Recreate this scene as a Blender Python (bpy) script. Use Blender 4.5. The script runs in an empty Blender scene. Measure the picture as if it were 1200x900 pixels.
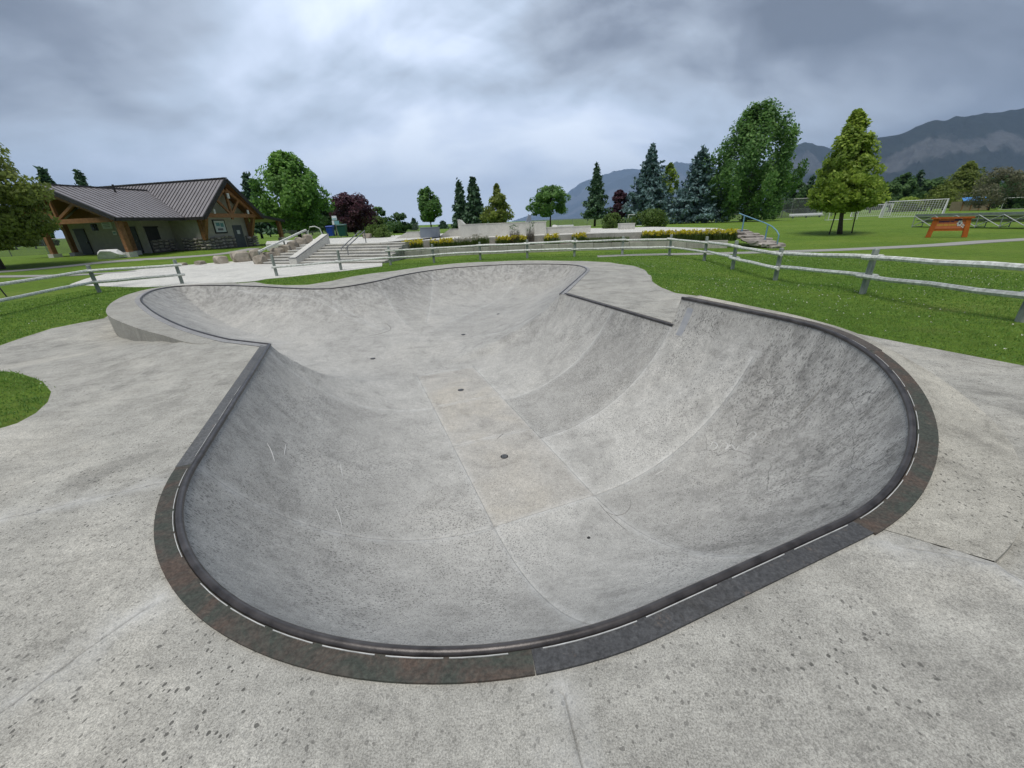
import bpy, bmesh, math, random
import numpy as np
from mathutils import Vector, Matrix
from mathutils.geometry import delaunay_2d_cdt

random.seed(7)
rng = np.random.default_rng(7)
scene = bpy.context.scene
COL = scene.collection
R = math.radians

# ------------------------------------------------------------------ camera
F, PITCH, ROLL, EYE, TH = 458.0, R(22.56), R(-2.2), 1.6, R(21.1)
FW = np.array([0, math.cos(PITCH), -math.sin(PITCH)])
_up = np.array([0, math.sin(PITCH), math.cos(PITCH)])
RT = np.array([1.0, 0, 0]) * math.cos(ROLL) + _up * math.sin(ROLL)
UP = _up * math.cos(ROLL) - np.array([1.0, 0, 0]) * math.sin(ROLL)
cam = bpy.data.cameras.new('camera')
cam.sensor_width = 36.0
cam.lens = F * 36.0 / 1200.0
cam.clip_start = 0.05
cam.clip_end = 60000
camo = bpy.data.objects.new('camera', cam)
COL.objects.link(camo)
camo.matrix_world = Matrix(((RT[0], UP[0], -FW[0], 0), (RT[1], UP[1], -FW[1], 0), (RT[2], UP[2], -FW[2], EYE), (0, 0, 0, 1)))
scene.camera = camo

# ------------------------------------------------------------------ view / cycles
scene.render.engine = 'CYCLES'
scene.view_settings.view_transform = 'Standard'
scene.view_settings.look = 'None'
scene.view_settings.exposure = 1.02
scene.view_settings.gamma = 1.0
scene.cycles.use_denoising = True
scene.cycles.max_bounces = 6
scene.cycles.diffuse_bounces = 3
scene.cycles.glossy_bounces = 2
scene.cycles.transmission_bounces = 3
scene.cycles.transparent_max_bounces = 12
scene.cycles.volume_bounces = 0
scene.cycles.caustics_reflective = False
scene.cycles.caustics_refractive = False

# ------------------------------------------------------------------ sky
SUN_EL, SUN_AZ = R(70), R(203)          # azimuth clockwise from +Y: behind the camera, a little to the left
world = bpy.data.worlds.new('World')
scene.world = world
world.use_nodes = True
wn, wl = world.node_tree.nodes, world.node_tree.links
wn.clear()

def N(nodes, typ, **kw):
    n = nodes.new(typ)
    for k, v in kw.items():
        if k.startswith('i_'):
            key = k[2:]
            n.inputs[int(key) if key.isdigit() else key.replace('_', ' ')].default_value = v
        else:
            setattr(n, k, v)
    return n

def math_node(nodes, links, op, a, b=None, clamp=False):
    n = nodes.new('ShaderNodeMath'); n.operation = op; n.use_clamp = clamp
    for i, x in enumerate((a, b)):
        if x is None: continue
        if isinstance(x, (int, float)): n.inputs[i].default_value = x
        else: links.new(x, n.inputs[i])
    return n.outputs[0]

def ramp(nodes, links, fac, stops, interp='LINEAR'):
    n = nodes.new('ShaderNodeValToRGB')
    cr = n.color_ramp; cr.interpolation = interp
    while len(cr.elements) > 1: cr.elements.remove(cr.elements[-1])
    for i, (p, c) in enumerate(stops):
        e = cr.elements[0] if i == 0 else cr.elements.new(p)
        e.position = p
        e.color = (c[0], c[1], c[2], 1) if isinstance(c, (tuple, list)) else (c, c, c, 1)
    links.new(fac, n.inputs[0])
    return n.outputs[0]

def mixc(nodes, links, fac, a, b, mode='MIX'):
    n = nodes.new('ShaderNodeMix'); n.data_type = 'RGBA'; n.blend_type = mode
    for s, x in ((n.inputs[0], fac), (n.inputs[6], a), (n.inputs[7], b)):
        if isinstance(x, (int, float)): s.default_value = x
        elif isinstance(x, (tuple, list)): s.default_value = (x[0], x[1], x[2], 1)
        else: links.new(x, s)
    return n.outputs[2]

def build_sky():
    tc = wn.new('ShaderNodeTexCoord')
    sep = wn.new('ShaderNodeSeparateXYZ'); wl.new(tc.outputs['Generated'], sep.inputs[0])
    up_ = math_node(wn, wl, 'MAXIMUM', sep.outputs[2], 0.0)
    zz = math_node(wn, wl, 'ADD', up_, 0.50)
    comb = wn.new('ShaderNodeCombineXYZ')
    wl.new(math_node(wn, wl, 'DIVIDE', sep.outputs[0], zz), comb.inputs[0]); wl.new(math_node(wn, wl, 'DIVIDE', sep.outputs[1], zz), comb.inputs[1])
    def layer(loc, rot, scl, scale, detail, rough, dist):
        mp = N(wn, 'ShaderNodeMapping'); wl.new(comb.outputs[0], mp.inputs[0])
        mp.inputs['Location'].default_value = loc; mp.inputs['Rotation'].default_value = (0, 0, R(rot)); mp.inputs['Scale'].default_value = scl
        n = N(wn, 'ShaderNodeTexNoise', i_Scale=scale, i_Detail=detail, i_Roughness=rough, i_Distortion=dist)
        wl.new(mp.outputs[0], n.inputs['Vector']); return n.outputs[0]
    big = layer(SKY_LOC, 38, (.62, 1.25, 1), 1.35, 5.0, .50, .5)
    puff = layer((5.2, 8.1, 0), 30, (1.0, 1.2, 1), 2.6, 8.0, .52, .35)
    wisp = layer((1.1, 3.3, 0), 34, (.5, 1.5, 1), 6.0, 6.0, .58, .7)
    # the deck is thinner and brighter towards the rain shaft ahead, thicker on the storm side
    dv = N(wn, 'ShaderNodeVectorMath', operation='DOT_PRODUCT'); wl.new(tc.outputs['Generated'], dv.inputs[0])
    dv.inputs[1].default_value = Vector((-0.14, 1.0, 0.0)).normalized()
    c_ = lambda x, k: math_node(wn, wl, 'MULTIPLY', math_node(wn, wl, 'SUBTRACT', x, .5), k)
    v = math_node(wn, wl, 'ADD', c_(big, 2.85), c_(puff, 1.6))
    v = math_node(wn, wl, 'ADD', v, c_(wisp, .18))
    side = math_node(wn, wl, 'MULTIPLY', math_node(wn, wl, 'SUBTRACT', dv.outputs['Value'], .78), 1.5)
    # distant haze flattens the relief of the clouds near the horizon
    low = math_node(wn, wl, 'POWER', math_node(wn, wl, 'SUBTRACT', 1.0, math_node(wn, wl, 'MULTIPLY', up_, 2.6), clamp=True), 1.5)
    v = math_node(wn, wl, 'MULTIPLY', v, math_node(wn, wl, 'SUBTRACT', 1.0, math_node(wn, wl, 'MULTIPLY', low, .85)))
    v = math_node(wn, wl, 'ADD', math_node(wn, wl, 'ADD', v, side), .47)
    v = math_node(wn, wl, 'ADD', v, math_node(wn, wl, 'MULTIPLY', low, .27))
    col = ramp(wn, wl, v, [(0.0, (.125, .146, .185)), (.25, (.200, .230, .285)), (.45, (.325, .372, .445)), (.62, (.430, .505, .615)), (.80, (.560, .640, .780)), (1.0, (.710, .785, .900))])
    sky = wn.new('ShaderNodeTexSky'); sky.sky_type = 'NISHITA'; sky.sun_disc = False
    sky.sun_elevation = SUN_EL; sky.sun_rotation = SUN_AZ
    up10 = N(wn, 'ShaderNodeVectorMath', operation='SCALE'); wl.new(col, up10.inputs[0]); up10.inputs['Scale'].default_value = SKY_GAIN / 0.1
    m = mixc(wn, wl, 0.96, sky.outputs[0], up10.outputs[0])
    bg = wn.new('ShaderNodeBackground'); bg.inputs[1].default_value = 0.1
    out = wn.new('ShaderNodeOutputWorld')
    wl.new(m, bg.inputs[0]); wl.new(bg.outputs[0], out.inputs[0])

SKY_LOC = (2.2, 22.8, 0.0)
SKY_GAIN = 0.79
build_sky()
sun = bpy.data.lights.new('sun', 'SUN')
sun.energy = 1.5; sun.angle = R(32); sun.color = (1.0, 0.965, 0.91)
suno = bpy.data.objects.new('sun', sun)
COL.objects.link(suno)
_sd = Vector((math.sin(SUN_AZ) * math.cos(SUN_EL), math.cos(SUN_AZ) * math.cos(SUN_EL), math.sin(SUN_EL)))
suno.rotation_euler = _sd.to_track_quat('Z', 'Y').to_euler()
suno.location = (0, -20, 40)

# ------------------------------------------------------------------ pixel -> place
def ray(x, y): return RT * (x - 600) / F + FW + UP * (450 - y) / F
def at(x, y, z):
    r = ray(x, y); t = (z - EYE) / r[2]
    return np.array([r[0] * t, r[1] * t, z])
def atY(x, y, Y):
    r = ray(x, y); return r * (Y / r[1]) + np.array([0, 0, EYE])
def atW(x, y, w): return ray(x, y) * w + np.array([0, 0, EYE])
US, VS = np.array([-math.sin(TH), math.cos(TH)]), np.array([math.cos(TH), math.sin(TH)])
def uv2xy(u, v): return US * u + VS * v
def xy2uv(x, y): return x * US[0] + y * US[1], x * VS[0] + y * VS[1]

# ground heights: scattered levels of the site, blended
GP = np.array([(0, 0, 0), (-3, 0, 0), (3, 0, 0), (0, -5, 0), (-6, -4, 0), (6, -4, 0), (-2.6, 3, 0), (-4.5, 3, -.05), (-6, 5, -.15),
    (-8.6, 8, -.4), (-9, 6.4, -.33), (-12, 9, -.4), (-13.9, 13.7, -.36), (-14, 18, -.4), (-11, 19, -.4), (-9, 22, -.4), (-6, 22, -.4), (-4, 23, -.4),
    (-1.6, 23, -.38), (1, 20.5, -.3), (3.8, 22, -.35), (6, 20, -.3), (8.8, 18, -.35), (8.2, 14.8, -.35), (8.5, 12.6, -.4), (8, 8.8, -.25),
    (5.5, 5, -.14), (5.5, 3.8, -.1), (9, 3, -.12), (4, 9, -.05), (3.5, 11.5, -.05), (4.4, 14.8, -.2), (0, 18.5, -.25), (-3, 18, -.28),
    (-5, 16, -.3), (-6, 13, -.3), (-9, 15, -.35), (-13, 25, -.38), (-8, 24, -.38), (-7.5, 26, -.36), (-2, 27.6, -.36), (2.9, 28.8, -.36), (7.4, 27, -.36),
    (13.5, 24.5, -.34), (-30, 40, .15), (-36, 36, .15), (-26, 42, .15), (-36, 48, .15), (-30, 34, 0), (-40, 30, 0), (-25, 30, -.2), (-20, 25, -.34), (-30, 20, -.2),
    (20, 20, -.3), (14.7, 21, -.3), (28, 22.5, -.28), (27, 25.5, -.2), (28, 35, 0), (57, 54, .05), (100, 100, .2), (0, 60, .5), (-20, 60, .4),
    (20, 55, .4), (30, 45, .15), (-45, 70, .3), (0, 400, 0), (300, 300, 0), (-300, 300, 0), (0, -60, 0), (60, 0, -.2), (-60, 0, -.2), (-4.75, 6.0, -.01), (-5.2, 6.2, -.02), (-5.75, 6.6, -.06), (-6.6, 7.0, -.17), (-7.4, 7.3, -.3), (16, 12, -.35), (24, 8, -.3), (-20, 8, -.4)], float)
def G(x, y):
    x = np.asarray(x, float); y = np.asarray(y, float)
    d2 = (x[..., None] - GP[:, 0]) ** 2 + (y[..., None] - GP[:, 1]) ** 2 + 0.3
    w = d2 ** -1.6
    return (w * GP[:, 2]).sum(-1) / w.sum(-1)
def Gs(x, y): return float(G(np.array([x]), np.array([y]))[0])
def atG(px, py):
    z = -0.2
    for _ in range(25):
        p = at(px, py, z); z = 0.5 * z + 0.5 * Gs(p[0], p[1])
    return at(px, py, z)
def g2(pts): return [atG(*p)[:2] for p in pts]

# ------------------------------------------------------------------ mesh helpers
class MB:
    def __init__(s): s.v, s.f = [], []
    def add(s, vs, fs):
        o = len(s.v); s.v.extend([tuple(map(float, p)) for p in vs]); s.f.extend([tuple(i + o for i in f) for f in fs]); return s
    def box(s, c, size, rz=0.0, M=None):
        hx, hy, hz = size[0] / 2, size[1] / 2, size[2] / 2
        ps = [Vector((sx * hx, sy * hy, sz * hz)) for sz in (-1, 1) for sx, sy in ((-1, -1), (1, -1), (1, 1), (-1, 1))]
        if M is None: M = Matrix.Rotation(rz, 3, 'Z')
        ps = [M @ p + Vector(c) for p in ps]
        return s.add(ps, [(3, 2, 1, 0), (4, 5, 6, 7), (0, 1, 5, 4), (1, 2, 6, 5), (2, 3, 7, 6), (3, 0, 4, 7)])
    def beam(s, a, b, w, h, up=(0, 0, 1)):
        a, b = Vector(a), Vector(b); d = (b - a); L = d.length; d.normalize()
        u = Vector(up)
        if abs(d.dot(u)) > .98: u = Vector((0, 1, 0))
        sd = d.cross(u).normalized(); u2 = sd.cross(d).normalized()
        M = Matrix((d, sd, u2)).transposed()
        return s.box((a + b) / 2, (L, w, h), M=M)
    def tube(s, pts, rad, n=8, caps=True):
        pts = [Vector(p) for p in pts]
        if isinstance(rad, (int, float)): rad = [rad] * len(pts)
        o = len(s.v)
        pd = None
        for i, p in enumerate(pts):
            d = (pts[min(i + 1, len(pts) - 1)] - pts[max(i - 1, 0)]).normalized()
            ref = Vector((0, 0, 1)) if abs(d.z) < .9 else Vector((1, 0, 0))
            a = d.cross(ref).normalized(); b = d.cross(a).normalized()
            for k in range(n):
                t = 2 * math.pi * k / n
                q = p + (a * math.cos(t) + b * math.sin(t)) * rad[i]
                s.v.append((q.x, q.y, q.z))
        for i in range(len(pts) - 1):
            for k in range(n):
                s.f.append((o + i * n + k, o + i * n + (k + 1) % n, o + (i + 1) * n + (k + 1) % n, o + (i + 1) * n + k))
        if caps:
            s.f.append(tuple(o + k for k in range(n)))
            s.f.append(tuple(o + (len(pts) - 1) * n + k for k in reversed(range(n))))
        return s
    def prism(s, poly, z0, z1):
        n = len(poly); o = len(s.v)
        for z in (z0, z1):
            for i, p in enumerate(poly):
                zz = z[i] if isinstance(z, (list, tuple)) else z
                s.v.append((float(p[0]), float(p[1]), float(zz)))
        s.f.append(tuple(o + i for i in reversed(range(n)))); s.f.append(tuple(o + n + i for i in range(n)))
        for i in range(n):
            j = (i + 1) % n
            s.f.append((o + i, o + j, o + n + j, o + n + i))
        return s
    def extrude(s, poly3, d):
        """polygon in 3D pushed along d"""
        n = len(poly3); d = Vector(d)
        a = [Vector(p) for p in poly3]; b = [p + d for p in a]
        return s.add(a + b, [tuple(range(n)), tuple(reversed(range(n, 2 * n)))] + [(i, i + n, (i + 1) % n + n, (i + 1) % n) for i in range(n)])
    def build(s, name, mat, parent=None, smooth=False, loc=None):
        me = bpy.data.meshes.new(name); me.from_pydata(s.v, [], s.f); me.validate()
        bm = bmesh.new(); bm.from_mesh(me); bmesh.ops.recalc_face_normals(bm, faces=bm.faces); bm.to_mesh(me); bm.free()
        return link(name, me, mat, parent, smooth, loc)

def link(name, me, mat, parent=None, smooth=False, loc=None):
    if mat is not None and len(me.materials) == 0: me.materials.append(mat)
    if smooth: me.polygons.foreach_set('use_smooth', [True] * len(me.polygons))
    o = bpy.data.objects.new(name, me); COL.objects.link(o)
    if loc is not None: o.location = loc
    if parent is not None: o.parent = parent
    return o
def np_mesh(name, V, Fc, mat, parent=None, smooth=False, loc=None, attr=None):
    me = bpy.data.meshes.new(name)
    V = np.asarray(V, np.float32); Fc = np.asarray(Fc, np.int32)
    me.vertices.add(len(V)); me.vertices.foreach_set('co', V.ravel())
    k = Fc.shape[1]
    me.loops.add(Fc.size); me.loops.foreach_set('vertex_index', Fc.ravel())
    me.polygons.add(len(Fc)); me.polygons.foreach_set('loop_start', np.arange(len(Fc), dtype=np.int32) * k)
    me.polygons.foreach_set('loop_total', np.full(len(Fc), k, np.int32))
    me.update(calc_edges=True)
    for an, dom, arr in (attr or []):
        a = me.attributes.new(an, 'FLOAT', dom); a.data.foreach_set('value', np.asarray(arr, np.float32))
    return link(name, me, mat, parent, smooth, loc)
def empty(name, loc, label=None, cat=None, group=None, rz=0.0, kind=None):
    o = bpy.data.objects.new(name, None); COL.objects.link(o); o.location = loc; o.rotation_euler = (0, 0, rz)
    o.empty_display_size = .2
    return tag(o, label, cat, group, kind)
def tag(o, label=None, cat=None, group=None, kind=None):
    if label: o['label'] = label
    if cat: o['category'] = cat
    if group: o['group'] = group
    if kind: o['kind'] = kind
    return o
def copy_tree(o, parent=None):
    c = o.copy(); COL.objects.link(c); c.parent = parent
    for ch in list(o.children): copy_tree(ch, c)
    return c
def inside(P, poly):
    P = np.asarray(P); poly = np.asarray(poly)
    x, y = P[:, 0], P[:, 1]; res = np.zeros(len(P), bool)
    for i in range(len(poly)):
        x0, y0 = poly[i]; x1, y1 = poly[(i + 1) % len(poly)]
        if y0 == y1: continue
        c = ((y0 > y) != (y1 > y)) & (x < (x1 - x0) * (y - y0) / (y1 - y0) + x0)
        res ^= c
    return res
def seg_dist(P, poly, closed=False):
    """distance to polyline, index of the nearest segment, parameter on it"""
    A = np.asarray(poly, float); B = np.roll(A, -1, 0) if closed else A[1:]
    if not closed: A = A[:-1]
    P = np.asarray(P, float); best = np.full(len(P), 1e9); bi = np.zeros(len(P), int); bt = np.zeros(len(P))
    for i in range(len(A)):
        d = B[i] - A[i]; L = (d * d).sum() + 1e-12
        t = np.clip(((P - A[i]) @ d) / L, 0, 1)
        q = np.hypot(P[:, 0] - A[i, 0] - t * d[0], P[:, 1] - A[i, 1] - t * d[1])
        m = q < best; best[m] = q[m]; bi[m] = i; bt[m] = t[m]
    return best, bi, bt
def resample(pts, step, closed=False):
    pts = [np.asarray(p, float) for p in pts]
    if closed: pts = pts + [pts[0]]
    out = []
    for a, b in zip(pts[:-1], pts[1:]):
        n = max(1, int(round(np.linalg.norm((b - a)[:2]) / step)))
        out += [a + (b - a) * k / n for k in range(n)]
    if not closed: out.append(pts[-1])
    return np.array(out)
def catmull(pts, n=8, closed=False):
    P = [np.asarray(p, float) for p in pts]; out = []
    m = len(P)
    for i in range(m if closed else m - 1):
        g = (lambda k: P[k % m]) if closed else (lambda k: P[min(max(k, 0), m - 1)])
        p0, p1, p2, p3 = g(i - 1), g(i), g(i + 1), g(i + 2)
        for k in range(n):
            t = k / n
            out.append(.5 * (2 * p1 + (p2 - p0) * t + (2 * p0 - 5 * p1 + 4 * p2 - p3) * t * t + (3 * p1 - p0 - 3 * p2 + p3) * t ** 3))
    if not closed: out.append(P[-1])
    return np.array(out)
def cdt(points, edges):
    vs, es, fs = delaunay_2d_cdt([Vector((float(p[0]), float(p[1]))) for p in points], edges, [], 0, 1e-5)[:3]
    return np.array([(v.x, v.y) for v in vs]), np.array([f for f in fs if len(f) == 3], int)
def chain(n, o=0, closed=False): return [(o + i, o + (i + 1) % n) for i in range(n if closed else n - 1)]
def sheet(poly, step, zf, holes=(), lines=(), extra=None):
    """triangulated sheet inside poly with holes; returns V (xyz), F"""
    pts, ed = [], []
    for loop in [poly] + list(holes):
        ed += chain(len(loop), len(pts), True); pts += [tuple(p[:2]) for p in loop]
    for ln in lines:
        ed += chain(len(ln), len(pts)); pts += [tuple(p[:2]) for p in ln]
    pa = np.array(poly)[:, :2]; lo, hi = pa.min(0), pa.max(0)
    gx, gy = np.meshgrid(np.arange(lo[0] + step / 2, hi[0], step), np.arange(lo[1] + step / 2, hi[1], step))
    gp = np.stack([gx.ravel(), gy.ravel()], 1) + rng.uniform(-.08, .08, (gx.size, 2)) * step
    if extra is not None: gp = np.vstack([gp, extra])
    k = inside(gp, pa)
    for h in holes: k &= ~inside(gp, np.array(h)[:, :2])
    gp = gp[k]
    d, _, _ = seg_dist(gp, pa, True); gp = gp[d > .2 * step]
    pts += [tuple(p) for p in gp]
    V, Fc = cdt(pts, ed)
    c = V[Fc].mean(1); k = inside(c, pa)
    for h in holes: k &= ~inside(c, np.array(h)[:, :2])
    Fc = Fc[k]
    V3 = np.column_stack([V, zf(V[:, 0], V[:, 1])])
    return V3, Fc
def orient_up(V, Fc):
    a, b, c = V[Fc[:, 0]], V[Fc[:, 1]], V[Fc[:, 2]]
    flip = np.cross(b - a, c - a)[:, 2] < 0
    Fc = Fc.copy(); Fc[flip] = Fc[flip][:, ::-1]
    return Fc
def compact(V, Fc):
    u, inv = np.unique(Fc, return_inverse=True)
    return V[u], inv.reshape(Fc.shape), u

# ------------------------------------------------------------------ materials
def new_mat(name, rough=.8, spec=.3, metal=0.0):
    m = bpy.data.materials.new(name); m.use_nodes = True
    nt = m.node_tree; b = nt.nodes['Principled BSDF']
    b.inputs['Roughness'].default_value = rough
    b.inputs['Specular IOR Level'].default_value = spec
    b.inputs['Metallic'].default_value = metal
    return m, nt.nodes, nt.links, b
def tex_coord(n, l, scale=(1, 1, 1), kind='Object', rot=(0, 0, 0)):
    tc = n.new('ShaderNodeTexCoord'); mp = n.new('ShaderNodeMapping')
    mp.inputs['Scale'].default_value = scale; mp.inputs['Rotation'].default_value = rot
    l.new(tc.outputs[kind], mp.inputs[0]); return mp.outputs[0]
def noise(n, l, vec, scale, detail=5, rough=.55, dist=0.0):
    t = n.new('ShaderNodeTexNoise'); t.inputs['Scale'].default_value = scale; t.inputs['Detail'].default_value = detail
    t.inputs['Roughness'].default_value = rough; t.inputs['Distortion'].default_value = dist
    l.new(vec, t.inputs['Vector']); return t.outputs[0]
def voro(n, l, vec, scale, feature='F1', out='Distance', rand=1.0):
    t = n.new('ShaderNodeTexVoronoi'); t.feature = feature; t.inputs['Scale'].default_value = scale; t.inputs['Randomness'].default_value = rand
    l.new(vec, t.inputs['Vector']); return t.outputs[out]
def bump(n, l, b, h, strength=.3, dist=.01):
    bp = n.new('ShaderNodeBump'); bp.inputs['Strength'].default_value = strength; bp.inputs['Distance'].default_value = dist
    l.new(h, bp.inputs['Height']); l.new(bp.outputs[0], b.inputs['Normal'])

def noisy(name, c0, c1, scale=6.0, rough=.8, spec=.3, metal=0.0, stretch=(1, 1, 1), bs=.15, obj_rand=0.0, detail=5):
    m, n, l, b = new_mat(name, rough, spec, metal)
    vec = tex_coord(n, l, stretch)
    f = noise(n, l, vec, scale, detail)
    col = ramp(n, l, f, [(.3, c0), (.7, c1)])
    if obj_rand:
        oi = n.new('ShaderNodeObjectInfo')
        k = math_node(n, l, 'ADD', math_node(n, l, 'MULTIPLY', oi.outputs['Random'], 2 * obj_rand), 1 - obj_rand)
        sc = n.new('ShaderNodeVectorMath'); sc.operation = 'SCALE'; l.new(col, sc.inputs[0]); l.new(k, sc.inputs['Scale']); col = sc.outputs[0]
    l.new(col, b.inputs['Base Color'])
    bump(n, l, b, noise(n, l, vec, scale * 6, 4), bs, .01)
    return m

def concrete(name, base, warm, rain=1.0, stain=.5, brush=0.0, pit=.5, seam=True, rnd=.06, crack=.0, streak=0.0):
    m, n, l, b = new_mat(name, .82, .25)
    vec = tex_coord(n, l)
    big = noise(n, l, vec, .55, 4, .6, .4)
    mid = noise(n, l, vec, 2.6, 6, .62, .3)
    fine = noise(n, l, vec, 24, 5, .7)
    grit = noise(n, l, vec, 150, 4, .8)
    dust = noise(n, l, vec, 420, 2, .8)
    col = ramp(n, l, big, [(.30, [c * .86 for c in base]), (.5, base), (.72, warm)])
    # mottled curing stains
    k = ramp(n, l, mid, [(.30, 1 - .15 * stain), (.5, 1.0), (.68, 1 + .10 * stain)])
    col = mixc(n, l, 1.0, col, k, 'MULTIPLY')
    k = ramp(n, l, noise(n, l, vec, 1.25, 8, .7, 1.2), [(.36, 1 - .17 * stain), (.46, 1.0), (.60, 1.0), (.70, 1 + .08 * stain)])
    col = mixc(n, l, 1.0, col, k, 'MULTIPLY')
    k = ramp(n, l, noise(n, l, vec, 9, 7, .75, .4), [(.32, .82), (.5, 1.0), (.66, 1.13)])
    col = mixc(n, l, .5, col, k, 'MULTIPLY')
    k = ramp(n, l, fine, [(.34, .76), (.5, 1.0), (.66, 1.18)])
    col = mixc(n, l, .5, col, k, 'MULTIPLY')
    k = ramp(n, l, grit, [(.38, .58), (.5, 1.0), (.62, 1.34)])
    col = mixc(n, l, .9, col, k, 'MULTIPLY')
    col = mixc(n, l, .8, col, ramp(n, l, dust, [(.36, .70), (.5, 1.0), (.64, 1.26)]), 'MULTIPLY')
    if brush:
        bv = tex_coord(n, l, (1.0, 9.0, 1.0), rot=(0, 0, R(-38)))
        k = ramp(n, l, noise(n, l, bv, 1.6, 5, .65), [(.35, .78), (.65, 1.15)])
        col = mixc(n, l, brush, col, k, 'MULTIPLY')
    if streak:
        sv = tex_coord(n, l, (3.4, 3.4, .35))
        k = ramp(n, l, noise(n, l, sv, 2.2, 6, .7, .3), [(.40, .52), (.56, 1.0)])
        at_ = n.new('ShaderNodeAttribute'); at_.attribute_name = 'rim'
        col = mixc(n, l, math_node(n, l, 'MULTIPLY', at_.outputs['Fac'], streak, clamp=True), col, mixc(n, l, 1.0, col, k, 'MULTIPLY'))
    if pit:      # dark pores and pitting where the paste has worn off the aggregate
        pt_ = n.new('ShaderNodeTexVoronoi'); pt_.voronoi_dimensions = '2D'; pt_.inputs['Scale'].default_value = 34.0; l.new(vec, pt_.inputs['Vector']); pd = pt_.outputs['Distance']; area = ramp(n, l, noise(n, l, vec, 1.1, 4, .6), [(.36, .0), (.60, 1.0)])
        sz = math_node(n, l, 'MULTIPLY', area, .19)
        spots = math_node(n, l, 'LESS_THAN', pd, math_node(n, l, 'ADD', sz, .07))
        keep = math_node(n, l, 'GREATER_THAN', noise(n, l, vec, 17, 2), .45)
        col = mixc(n, l, math_node(n, l, 'MULTIPLY', math_node(n, l, 'MULTIPLY', spots, keep), .9 * pit), col, (.10, .10, .098))
    if rain:     # first drops of rain soaking in
        rv0 = tex_coord(n, l, (1.0, .9, 1.0), rot=(0, 0, R(35)))
        wz = n.new('ShaderNodeTexNoise'); wz.inputs['Scale'].default_value = 6.0; wz.inputs['Detail'].default_value = 4; l.new(rv0, wz.inputs['Vector'])
        ws = n.new('ShaderNodeVectorMath'); ws.operation = 'MULTIPLY_ADD'; l.new(wz.outputs['Color'], ws.inputs[0]); ws.inputs[1].default_value = (.07, .07, 0); l.new(rv0, ws.inputs[2])
        rv = ws.outputs[0]
        vt = n.new('ShaderNodeTexVoronoi'); vt.voronoi_dimensions = '2D'; vt.inputs['Scale'].default_value = 38.0; l.new(rv, vt.inputs['Vector'])
        sep = n.new('ShaderNodeSeparateColor'); l.new(vt.outputs['Color'], sep.inputs[0])
        rad = math_node(n, l, 'SUBTRACT', math_node(n, l, 'MULTIPLY', math_node(n, l, 'POWER', sep.outputs[0], 3.0), .34), .03)
        dd = math_node(n, l, 'SUBTRACT', rad, vt.outputs['Distance'])
        dd = math_node(n, l, 'ADD', dd, math_node(n, l, 'MULTIPLY', math_node(n, l, 'SUBTRACT', noise(n, l, vec, 130, 2), .5), .07))
        spot = math_node(n, l, 'MULTIPLY', dd, 30.0, clamp=True)
        dens = ramp(n, l, noise(n, l, vec, .8, 3), [(.36, .12), (.62, 1.0)])
        col = mixc(n, l, math_node(n, l, 'MULTIPLY', math_node(n, l, 'MULTIPLY', spot, dens), .85 * rain), col, (.075, .073, .066))
    if crack:
        cv = n.new('ShaderNodeVectorMath'); cv.operation = 'ADD'; l.new(vec, cv.inputs[0])
        nz = n.new('ShaderNodeTexNoise'); nz.inputs['Scale'].default_value = 3.0; nz.inputs['Detail'].default_value = 5; l.new(vec, nz.inputs['Vector'])
        sc = n.new('ShaderNodeVectorMath'); sc.operation = 'SCALE'; sc.inputs['Scale'].default_value = .28; l.new(nz.outputs['Color'], sc.inputs[0]); l.new(sc.outputs[0], cv.inputs[1])
        e = voro(n, l, cv.outputs[0], 1.9, 'DISTANCE_TO_EDGE')
        ln = math_node(n, l, 'LESS_THAN', e, .0055)
        msk = ramp(n, l, noise(n, l, vec, 1.3, 4), [(.48, 0.0), (.56, 1.0)])
        at2 = n.new('ShaderNodeAttribute'); at2.attribute_name = 'rim'
        msk = math_node(n, l, 'MULTIPLY', msk, ramp(n, l, at2.outputs['Fac'], [(.25, 0.0), (.55, 1.0)]))
        col = mixc(n, l, math_node(n, l, 'MULTIPLY', math_node(n, l, 'MULTIPLY', ln, msk), crack), col, (.07, .07, .068))
    if seam:     # lime bloom and dirt along the joints
        a = n.new('ShaderNodeAttribute'); a.attribute_name = 'seam'
        br = math_node(n, l, 'MULTIPLY', a.outputs['Fac'], ramp(n, l, noise(n, l, vec, 5, 5, .7), [(.36, .05), (.60, .55)]))
        col = mixc(n, l, br, col, (.60, .60, .58))
        a2 = n.new('ShaderNodeAttribute'); a2.attribute_name = 'groove'
        col = mixc(n, l, math_node(n, l, 'MULTIPLY', a2.outputs['Fac'], .45), col, (.10, .10, .096))
    oi = n.new('ShaderNodeObjectInfo')
    col = mixc(n, l, 1.0, col, oi.outputs['Color'], 'MULTIPLY')       # object tint: tone of the pour, plus painted shading on bowl panels
    if rnd:
        k = math_node(n, l, 'ADD', math_node(n, l, 'MULTIPLY', oi.outputs['Random'], 2 * rnd), 1 - rnd)
        sc = n.new('ShaderNodeVectorMath'); sc.operation = 'SCALE'; l.new(col, sc.inputs[0]); l.new(k, sc.inputs['Scale']); col = sc.outputs[0]
    l.new(col, b.inputs['Base Color'])
    h = math_node(n, l, 'ADD', math_node(n, l, 'MULTIPLY', fine, .6), math_node(n, l, 'MULTIPLY', grit, .4))
    bump(n, l, b, h, .35, .006)
    return m

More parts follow.
